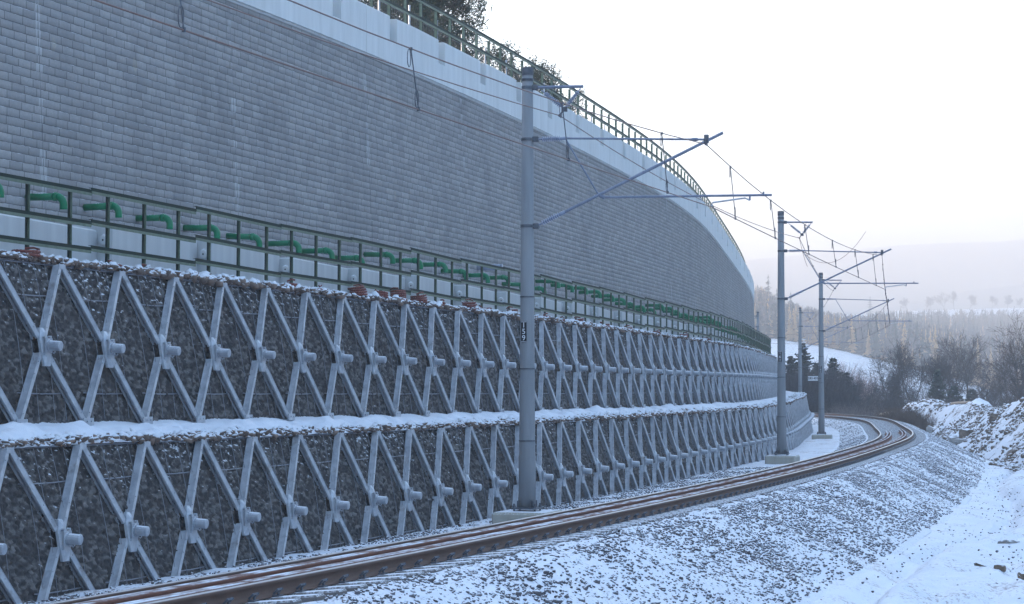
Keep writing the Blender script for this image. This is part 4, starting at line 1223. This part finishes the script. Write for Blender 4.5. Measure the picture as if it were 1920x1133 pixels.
M['boulder'] = simple('grey_boulder', (.2, .2, .2), (.34, .32, .29), 3, .9, snow=(.6, .9), bstr=.5, bdist=.02, fine=12)
for px, Y, zz_, s_, mt, lab, sd in ((1792, 140, None, (1.0, .8, .7), 'boulder', 'pale grey angular boulder halfway up the spoil heap', 1), (1811, 138, None, (.7, .6, .75), 'clod', 'brown angular boulder touching the pale grey one on the heap', 2),
        (1748, 160, None, (.8, .6, .4), 'boulder', 'flat boulder low on the spoil heap near the curve of the track', 3), (1868, 128, None, (1.0, .7, .4), 'clod', 'rounded brown boulder near the heap crest towards the right', 4),
        (1805, 136, None, (1.0, .6, .3), 'boulder', 'flat slab lying just below the pale grey boulder', 6)):
    X = at_px(px, Y); 
    # slide along the sight distance until it rests on the heap at about the seen height
    boulder((X, Y, hz(X, Y) + s_[2] * .18), *s_, mt, lab, sd)
def rest_ground(x, y):
    best = None; dd = np.hypot(CX - x, CY - y); i = int(np.argmin(dd)); sgn = -(dd[i]); return float(ground_z(0, sgn)) + GT * SS[i]
for px, Y, s_, lab, sd in ((1872, 42.2, (.26, .2, .11), 'brown rock lying on the trodden snow at the lower right', 11), (1916, 40.6, (.2, .16, .1), 'dark rock on the snow at the lower right picture corner', 12),
                           (1846, 42.6, (.42, .18, .06), 'flat muddy lump of soil left of the brown rock', 13), (1888, 49.0, (.5, .3, .08), 'snow-covered low mound on the path at the right', 14)):
    X = at_px(px, Y); boulder((X, Y, rest_ground(X, Y) + s_[2] * .25), *s_, 'clod' if sd < 14 else 'boulder', lab, sd, 'rock')
def log(p, q, r, label):
    m_ = MB(); p = Vector(p); q = Vector(q); m_.tube([p, p.lerp(q, .3) + Vector((0, 0, .03)), p.lerp(q, .7), q], [r, r * .95, r * .85, r * .7], 10); m_.tube([p.lerp(q, .6), p.lerp(q, .62) + Vector((.1, -.1, .2))], r * .3, 6)
    o = m_.build('log', M['log'], None, True); tag(o, label, 'log')
log((at_px(1651, 204), 204, .18), (at_px(1681, 200), 200, .42), .14, 'pale peeled log lying behind the outer rail at the curve')
log((at_px(1784, 172), 172, hz(at_px(1784, 172), 172) + .15), (at_px(1818, 166), 166, hz(at_px(1818, 166), 166) + .22), .10, 'thin pale log lying along the crest of the spoil heap')

# ------------------------------------------------------------------ middle distance: snowy slope, scrub and trees
def land(X, Y):
    t = X / np.maximum(Y, 1.)
    T_ = [.05, .09, .115, .146, .172, .211, .25, .35]
    e1 = np.interp(t, T_, [125, 112, 105, 80, 50, 0, -4, -4]); e2 = np.interp(t, T_, [150, 138, 130, 95, 74, 46, 42, 42]); e3 = np.interp(t, T_, [165, 160, 156, 150, 158, 163, 166, 170])
    z1 = EYE + e1 / FPX * 650; z2 = EYE + e2 / FPX * 870; z3 = EYE + e3 / FPX * 1500
    a = -2.2 + (z1 + 2.2) * np.clip((Y - 225) / 425, 0, 1) ** 1.15
    b = z1 + (z2 - z1) * (Y - 650) / 220; c = z2 + (z3 - z2) * np.clip((Y - 870) / 630, 0, 1)
    a = a + 19 * sstep(.098, .062, t) * sstep(190, 215, Y) * sstep(400, 330, Y)  # unseen shoulder added so the trees beyond the curve fall in shade
    z = np.where(Y < 650, a, np.where(Y < 870, b, c)); z = np.where(Y > 1500, z3 - (Y - 1500) * .06, z)
    return z + (fbm(X * .02, Y * .02, 4, 200) - .5) * 2.5 * sstep(240, 400, Y) * (1 - .7 * sstep(1300, 1480, Y))
xs = np.concatenate([np.arange(-100, 260, 3.0), np.arange(260, 900, 12.)]); ys = np.concatenate([np.arange(200, 700, 4.0), np.arange(700, 1900, 12.)])
Xm, Ym = np.meshgrid(xs, ys, indexing='ij'); Zm = land(Xm, Ym)
md = np_mesh('snowy_slope', np.stack([Xm, Ym, Zm], -1).reshape(-1, 3), grid_faces(len(xs), len(ys), False), M['meadow'], smooth=True); tag(md, kind='structure')
def lz(x, y): return float(land(np.array([float(x)]), np.array([float(y)]))[0])

gA = 'dark spruces beyond the curve'
for px, Y, h, r_, lab, sd in ((1506, 222, 8.2, 2.7, 'tallest dark spruce beyond the curve, seen just right of the fourth mast', 31), (1482, 226, 7.0, 2.6, 'dark spruce beyond the curve between the second and fourth masts', 32),
        (1562, 230, 6.9, 2.8, 'dark spruce right behind the third mast', 33), (1532, 216, 6.2, 2.7, 'dark spruce behind the kilometre plate', 34), (1586, 224, 5.4, 2.4, 'low dark spruce right of the third mast beside pinkish scrub', 35),
        (1757, 215, 5.6, 1.9, 'ragged dark spruce between the bare trees above the spoil heap', 36), (1788, 218, 4.1, 2.2, 'squat dark spruce above the middle of the spoil heap', 37), (1822, 220, 3.8, 2.0, 'rightmost squat dark spruce above the spoil heap', 38),
        (1677, 232, 5.0, 2.0, 'small dark spruce behind the bare tree right of the kilometre plate', 39), (1460, 218, 5.4, 2.2, 'dark spruce partly hidden by the second mast', 40)):
    spruce('spruce_tree', (at_px(px, Y), Y, -1.3), h, r_, lab, sd, gA, 1.15, gap=.05, bare=.03, blade=2.0)
gB = 'bare trees beyond the curve'
for px, Y, h, sp, st_, lab, sd in ((1643, 226, 8.2, 1.2, 2, 'spreading bare tree standing right of the third mast', 51), (1676, 222, 6.0, 1.3, 1, 'slim bare tree right of the spreading one, leaning over the curve', 52),
        (1735, 222, 7.6, 1.1, 3, 'leftmost of the three tall bare trees above the spoil heap', 53), (1768, 226, 9.2, 1.0, 2, 'middle one of the three tall bare trees above the spoil heap', 54),
        (1803, 222, 8.7, 1.15, 2, 'rightmost of the three tall bare trees above the spoil heap', 55), (1926, 178, 8.8, 1.2, 3, 'large bare tree cut by the right picture edge', 56), (1890, 200, 5.2, 1.2, 3, 'low bare tree just left of the one at the right edge', 57), (1612, 232, 5.6, 1.2, 3, 'short many-stemmed bare tree behind the pinkish scrub', 58)):
    bare('bare_tree', (at_px(px, Y), Y, -1.4), h, sp, lab, sd, stems=st_, group=gB, levels=4)
bsp = [(1590, 238, 5.5, 3.2, 230, 'sunglow_redtwig', 'pinkish scrub glowing right of the third mast, left clump'), (1612, 244, 4.6, 3, 200, 'sunglow_redtwig', 'pinkish scrub clump beneath the snowy slope, middle clump'), (1634, 240, 3.4, 3, 160, 'sunglow_redtwig', 'pinkish scrub clump behind the spreading bare tree'),
       (1600, 222, 2.6, 3, 100, 'twig', 'brown thicket at the foot of the pinkish scrub'), (1632, 220, 2.8, 3, 110, 'twig', 'brown thicket under the spreading bare tree'), (1662, 220, 2.9, 3, 110, 'twig', 'brown thicket right of the spreading bare tree'),
       (1698, 218, 3.2, 3, 110, 'twig', 'brown thicket left of the ragged spruce above the heap'), (1728, 216, 3.4, 3, 110, 'twig', 'brown thicket at the foot of the leftmost tall bare tree'), (1560, 216, 5.0, 4.5, 330, 'darktwig', 'dark thicket below the kilometre plate, right of it'),
       (1520, 216, 5.4, 4.8, 360, 'darktwig', 'dark thicket below the kilometre plate, left of it'), (1480, 214, 5.2, 4.5, 330, 'darktwig', 'dark thicket between second and fourth masts'), (1846, 214, 2.6, 3, 100, 'twig', 'brown thicket behind the dip of the spoil heap'),
       (1880, 208, 3.4, 3.4, 120, 'twig', 'brown thicket behind the heap near the right edge'), (1912, 196, 4.2, 3.2, 130, 'twig', 'tall brown thicket at the right picture edge'), (1775, 214, 3.0, 3, 100, 'twig', 'brown thicket between the squat spruces above the heap'), (1812, 212, 2.4, 3, 180, 'twig', 'brown thicket right of the squat spruces above the heap'),
       (1585, 212, 2.2, 3, 180, 'greytwig', 'low grey thicket just behind the far rails'), (1640, 211, 1.8, 3, 180, 'greytwig', 'low grey thicket behind the outer rail near the log')]
for k, (px, Y, h, w_, n_, mt, lab) in enumerate(bsp):
    bush('thicket', (at_px(px, Y), Y, -1.2), h, w_, n_, lab, 300 + k, mt, 'thickets beyond the curve')
bush('dry_scrub', (at_px(1690, 172), 172, max(hz(at_px(1690, 172), 172), -.75)), 1.7, 3.4, 620, 'dense rust-brown dry scrub at the left end of the spoil heap', 71, 'scrub', r=.016)
bush('dry_scrub', (at_px(1710, 166), 166, max(hz(at_px(1710, 166), 166), -.75)), 1.3, 3.0, 520, 'rust-brown dry scrub drooping against the snowy heap', 72, 'scrub', r=.016)

# grass and weeds on the slope
# golden larches at the wood's edge
gC = 'golden larches at the edge of the far wood'
def far_tree(name, px, Y, z, h, r, label, seed, group, cat, mat, n=420):
    g = np.random.default_rng(seed); e = empty(name, (at_px(px, Y), Y, z), 0); T = Tri(); K = Tri()
    seg3(T, (0, 0, -1), (0, 0, h * .95), h * .018, .02, 5)
    for q in range(n):
        f = g.random() ** .8; zz_ = h * (.07 + .92 * f); rr_ = r * (1 - f) ** .8 * (.55 + .45 * math.sin(f * 55 + g.uniform(-.6, .6))) * g.uniform(.5, 1.15) + .08
        a = g.uniform(0, 6.28); c_ = np.array([math.cos(a) * rr_ * .45, math.sin(a) * rr_ * .45, zz_]); o_ = np.array([math.cos(a), math.sin(a), 0.]); sd_ = np.array([-o_[1], o_[0], 0])
        K.add([c_ - o_ * rr_ * .3 + (0, 0, .25), c_ + o_ * rr_ * .6 + sd_ * rr_ * .28 - (0, 0, .12 * rr_ + .1), c_ + o_ * rr_ * .6 - sd_ * rr_ * .28 - (0, 0, .12 * rr_ + .22)], [(0, 1, 2)])
    T.build('trunk', M['bark'], e); K.build('crown', M[mat], e); tag(e, label, cat, group); return e
for k, (px, Y, h, lab) in enumerate(((1694, 652, 11.5, 'brightest golden larch, standing alone above the snowy slope at right'), (1488, 665, 10, 'golden larch above the fourth mast'), (1554, 675, 10.5, 'golden larch right of the third mast top'), (1600, 690, 9.5, 'golden larch below the lone hilltop spruce'),
        (1458, 668, 8.6, 'golden larch glimpsed between the wall and the second mast'), (1515, 672, 8.5, 'golden larch between fourth and third masts'), (1575, 664, 8.2, 'golden larch between two others right of the third mast'), (1430, 672, 8.5, 'leftmost golden larch close to the tall wall'), (1710, 656, 7.6, 'duller golden larch just right of the brightest one'))):
    far_tree('larch_tree', px, Y, lz(at_px(px, Y), Y) - .3, h, h * .2, lab, 400 + k, gC, 'larch', 'larch')
far_tree('spruce_tree', 1632, 1400, lz(at_px(1632, 1400), 1400) - 1, 13.5, 3.4, 'lone hazy spruce on the hilltop above the far wood', 77, None, 'spruce', 'needles')
for k, (px, h) in enumerate(((1421, 15), (1441, 19), (1457, 14), (1483, 14))):
    far_tree('spruce_tree', px, 860, lz(at_px(px, 860), 860), h, h * .2, 'tall hazy spruce on the skyline beside the tall wall, %s from the wall' % ordw(k + 1), 90 + k, 'skyline spruces beside the wall', 'spruce', 'needles')
gD = 'hazy bare trees along the far ridge'
for k, (px, h) in enumerate(((1702, 9), (1738, 10), (1772, 13), (1791, 14), (1818, 12), (1861, 9), (1889, 10), (1912, 9))):
    Y = 1470; bare('bare_tree', (at_px(px, Y), Y, lz(at_px(px, Y), Y) - 1), h, 1.3, 'hazy bare tree on the far ridge, %s from the left' % ordw(k + 1), 500 + k, group=gD, levels=4, minr=.045, up=.6)
# far wood as one mass
V = []; F = []; nv = 0; cols = []
Tc = Tri(); Td = Tri(); Te = Tri()
g = np.random.default_rng(9)
cnt = 0
for k in range(16000):
    Y = 655 + 800 * g.random() ** 1.35; t_ = g.uniform(.085, .235); X = t_ * Y; z = lz(X, Y); h = g.uniform(7, 14)
    px = 960 + t_ * FPX
    lim = np.interp(px, [1380, 1430, 1460, 1520, 1560, 1600, 1650, 1700, 1920], [212, 205, 180, 165, 155, 150, 156, 160, 163])
    el = (z + h - EYE) / Y * FPX
    if el > lim: continue
    if cnt > 4200: break
    cnt += 1
    u01 = g.random(); con = u01 < (.7 if px < 1500 else .42); lar = con and g.random() < .3 and Y < 1000
    if con:
        n = 26
        for q in range(n):
            f = (q + g.random()) / n; zz_ = z + h * (.08 + .92 * f) ; rr_ = h * .21 * (1 - f) * g.uniform(.6, 1.2) + .12
            a = g.uniform(0, 6.28); c_ = np.array([X, Y, zz_]); da_ = 1.1
            p1 = c_ + np.array([math.cos(a) * rr_, math.sin(a) * rr_, -.22 * rr_ - .25]); p2 = c_ + np.array([math.cos(a + da_) * rr_ * .9, math.sin(a + da_) * rr_ * .9, -.3 * rr_])
            p3 = c_ + np.array([math.cos(a + 3.3) * rr_ * .8, math.sin(a + 3.3) * rr_ * .8, -.25 * rr_]); (Te if lar else Tc).add([c_ + (0, 0, h * .06), p1, p2, p3], [(0, 1, 2), (0, 2, 3), (0, 3, 1)])
    else:
        for q in range(46):
            a = g.uniform(0, 6.28); f = g.random(); rr_ = h * .3 * math.sqrt(g.random()) * math.sin(math.pi * min(.25 + f * .75, 1)) ; c_ = np.array([X + math.cos(a) * rr_, Y + math.sin(a) * rr_, z + h * (.3 + .7 * f)])
            d_ = g.normal(0, .33, (3, 3)) * h * .07 * np.array([1, 1, 1.7]); Td.add(c_ + d_, [(0, 1, 2)])
        for q in range(8):
            a = g.uniform(0, 6.28); rr_ = h * .22 * g.random(); b0 = np.array([X, Y, z + h * .15]); b1 = np.array([X + math.cos(a) * rr_, Y + math.sin(a) * rr_, z + h * g.uniform(.5, 1)]); w_ = np.array([.14, .03, 0]) * g.uniform(.6, 1.4)
            Td.add([b0 - w_, b0 + w_, b1 + w_ * .5, b1 - w_ * .5], [(0, 1, 2), (0, 2, 3)])
            for _ in range(2):
                m0 = b0 + (b1 - b0) * g.uniform(.4, .9); m1 = m0 + np.array([g.normal(0, .09) * h, g.normal(0, .09) * h, h * g.uniform(.05, .22)]); Td.add([m0 - w_ * .6, m0 + w_ * .6, m1], [(0, 1, 2)])
o = Tc.build('far_conifers', M['needles']); tag(o, 'hazy mass of conifers covering the hill beyond the snowy slope', 'forest', kind='stuff')
o = Te.build('far_larch_wood', M['larch']); tag(o, 'patches of golden larch scattered through the hazy far wood', 'forest', kind='stuff')
o = Td.build('far_broadleaf_wood', M['greytwig']); tag(o, 'hazy grey mass of leafless wood covering the far hill', 'forest', kind='stuff')
# H-shaped pale pole pair in the wood
e = empty('power_pole', (at_px(1682, 900), 900, lz(at_px(1682, 900), 900) + 5), 0)
for x in (-.6, .6): m_ = MB(); m_.tube([(x, 0, 0), (x, 0, 10.5)], .16, 6); m_.build('post', M['white'], e)
m_ = MB(); m_.box(-1.7, 1.7, -.1, .1, 7.4, 7.75); m_.build('crossbar', M['white'], e); tag(e, 'pale H-shaped power pole standing in the hazy wood', 'power pole')

# far ridges
def ridge(name, Y, pts, depth, k, amp, mat):
    px, py = np.array(pts, float).T; xs = np.linspace(-600, 900, 300) * Y / 2200; n = 16
    zt = EYE + (HOR - np.interp(960 + xs / Y * FPX, px, py)) / FPX * Y
    Y2 = np.linspace(-depth, depth * .4, n); X_, D_ = np.meshgrid(xs, Y2, indexing='ij'); prof = np.where(D_ < 0, 1 - (D_ / depth) ** 2 * 1.0, 1 - (D_ / depth) ** 2)
    Z_ = zt[:, None] * prof + (fbm(X_ / 60 * 2200 / Y, D_ / 60, 4, k) - .5) * amp + (vnoise(X_ / 3, D_ / 9, k) - .5) * amp * .12
    o = np_mesh(name, np.stack([X_, D_ + Y, Z_], -1).reshape(-1, 3), grid_faces(len(xs), n, False), mat, smooth=True); tag(o, kind='structure')
ridge('far_mountain', 3300, [(-3000, 560), (1000, 520), (1400, 492), (1600, 471), (1755, 459), (1920, 454), (2600, 450), (5000, 500)], 900, 210, 8, M['mountain'])
ridge('far_hill', 2300, [(-3000, 600), (1500, 600), (1640, 580), (1760, 566), (1820, 545), (1920, 533), (2400, 520), (5000, 560)], 350, 220, 4, M['mountain'])

# unseen wooded slope added behind and right of camera to cut horizon light
az = np.radians(np.linspace(24, 262, 90)); rr2 = np.linspace(0, 1, 26)
A_, T_ = np.meshgrid(az, rr2, indexing='ij'); rad = 48 + 420 * T_ + 60 * (vnoise(A_ * 3, A_ * 0, 5) - .5)
edge = sstep(24, 44, np.degrees(A_)) * sstep(262, 240, np.degrees(A_))
hh_ = -2.8 + edge * (150 * sstep(0, .95, T_) + 9 * sstep(0, .12, T_)) + (fbm(A_ * 9, T_ * 8, 4, 6) - .5) * 10 * sstep(0, .1, T_) * edge
np_o = np_mesh('horizon_block_slope', np.stack([rad * np.sin(A_), rad * np.cos(A_), hh_], -1).reshape(-1, 3), grid_faces(len(az), len(rr2), True), M['horizon_block'], smooth=True); tag(np_o, kind='structure')

# ------------------------------------------------------------------ haze
m = bpy.data.materials.new('haze'); m.use_nodes = True; nt = m.node_tree; nt.nodes.clear()
o_ = N(nt, 'ShaderNodeOutputMaterial'); pv = N(nt, 'ShaderNodeVolumePrincipled'); pv.inputs['Color'].default_value = (.60, .575, .56, 1)
pv.inputs['Density'].default_value = .0011; pv.inputs['Anisotropy'].default_value = .35; nt.links.new(pv.outputs[0], o_.inputs['Volume'])
m_ = MB(); m_.box(-1800, 2600, -220, 4500, -3.6, 260); hb = m_.build('haze', m); tag(hb, 'pale winter haze filling the valley', 'haze', kind='stuff')
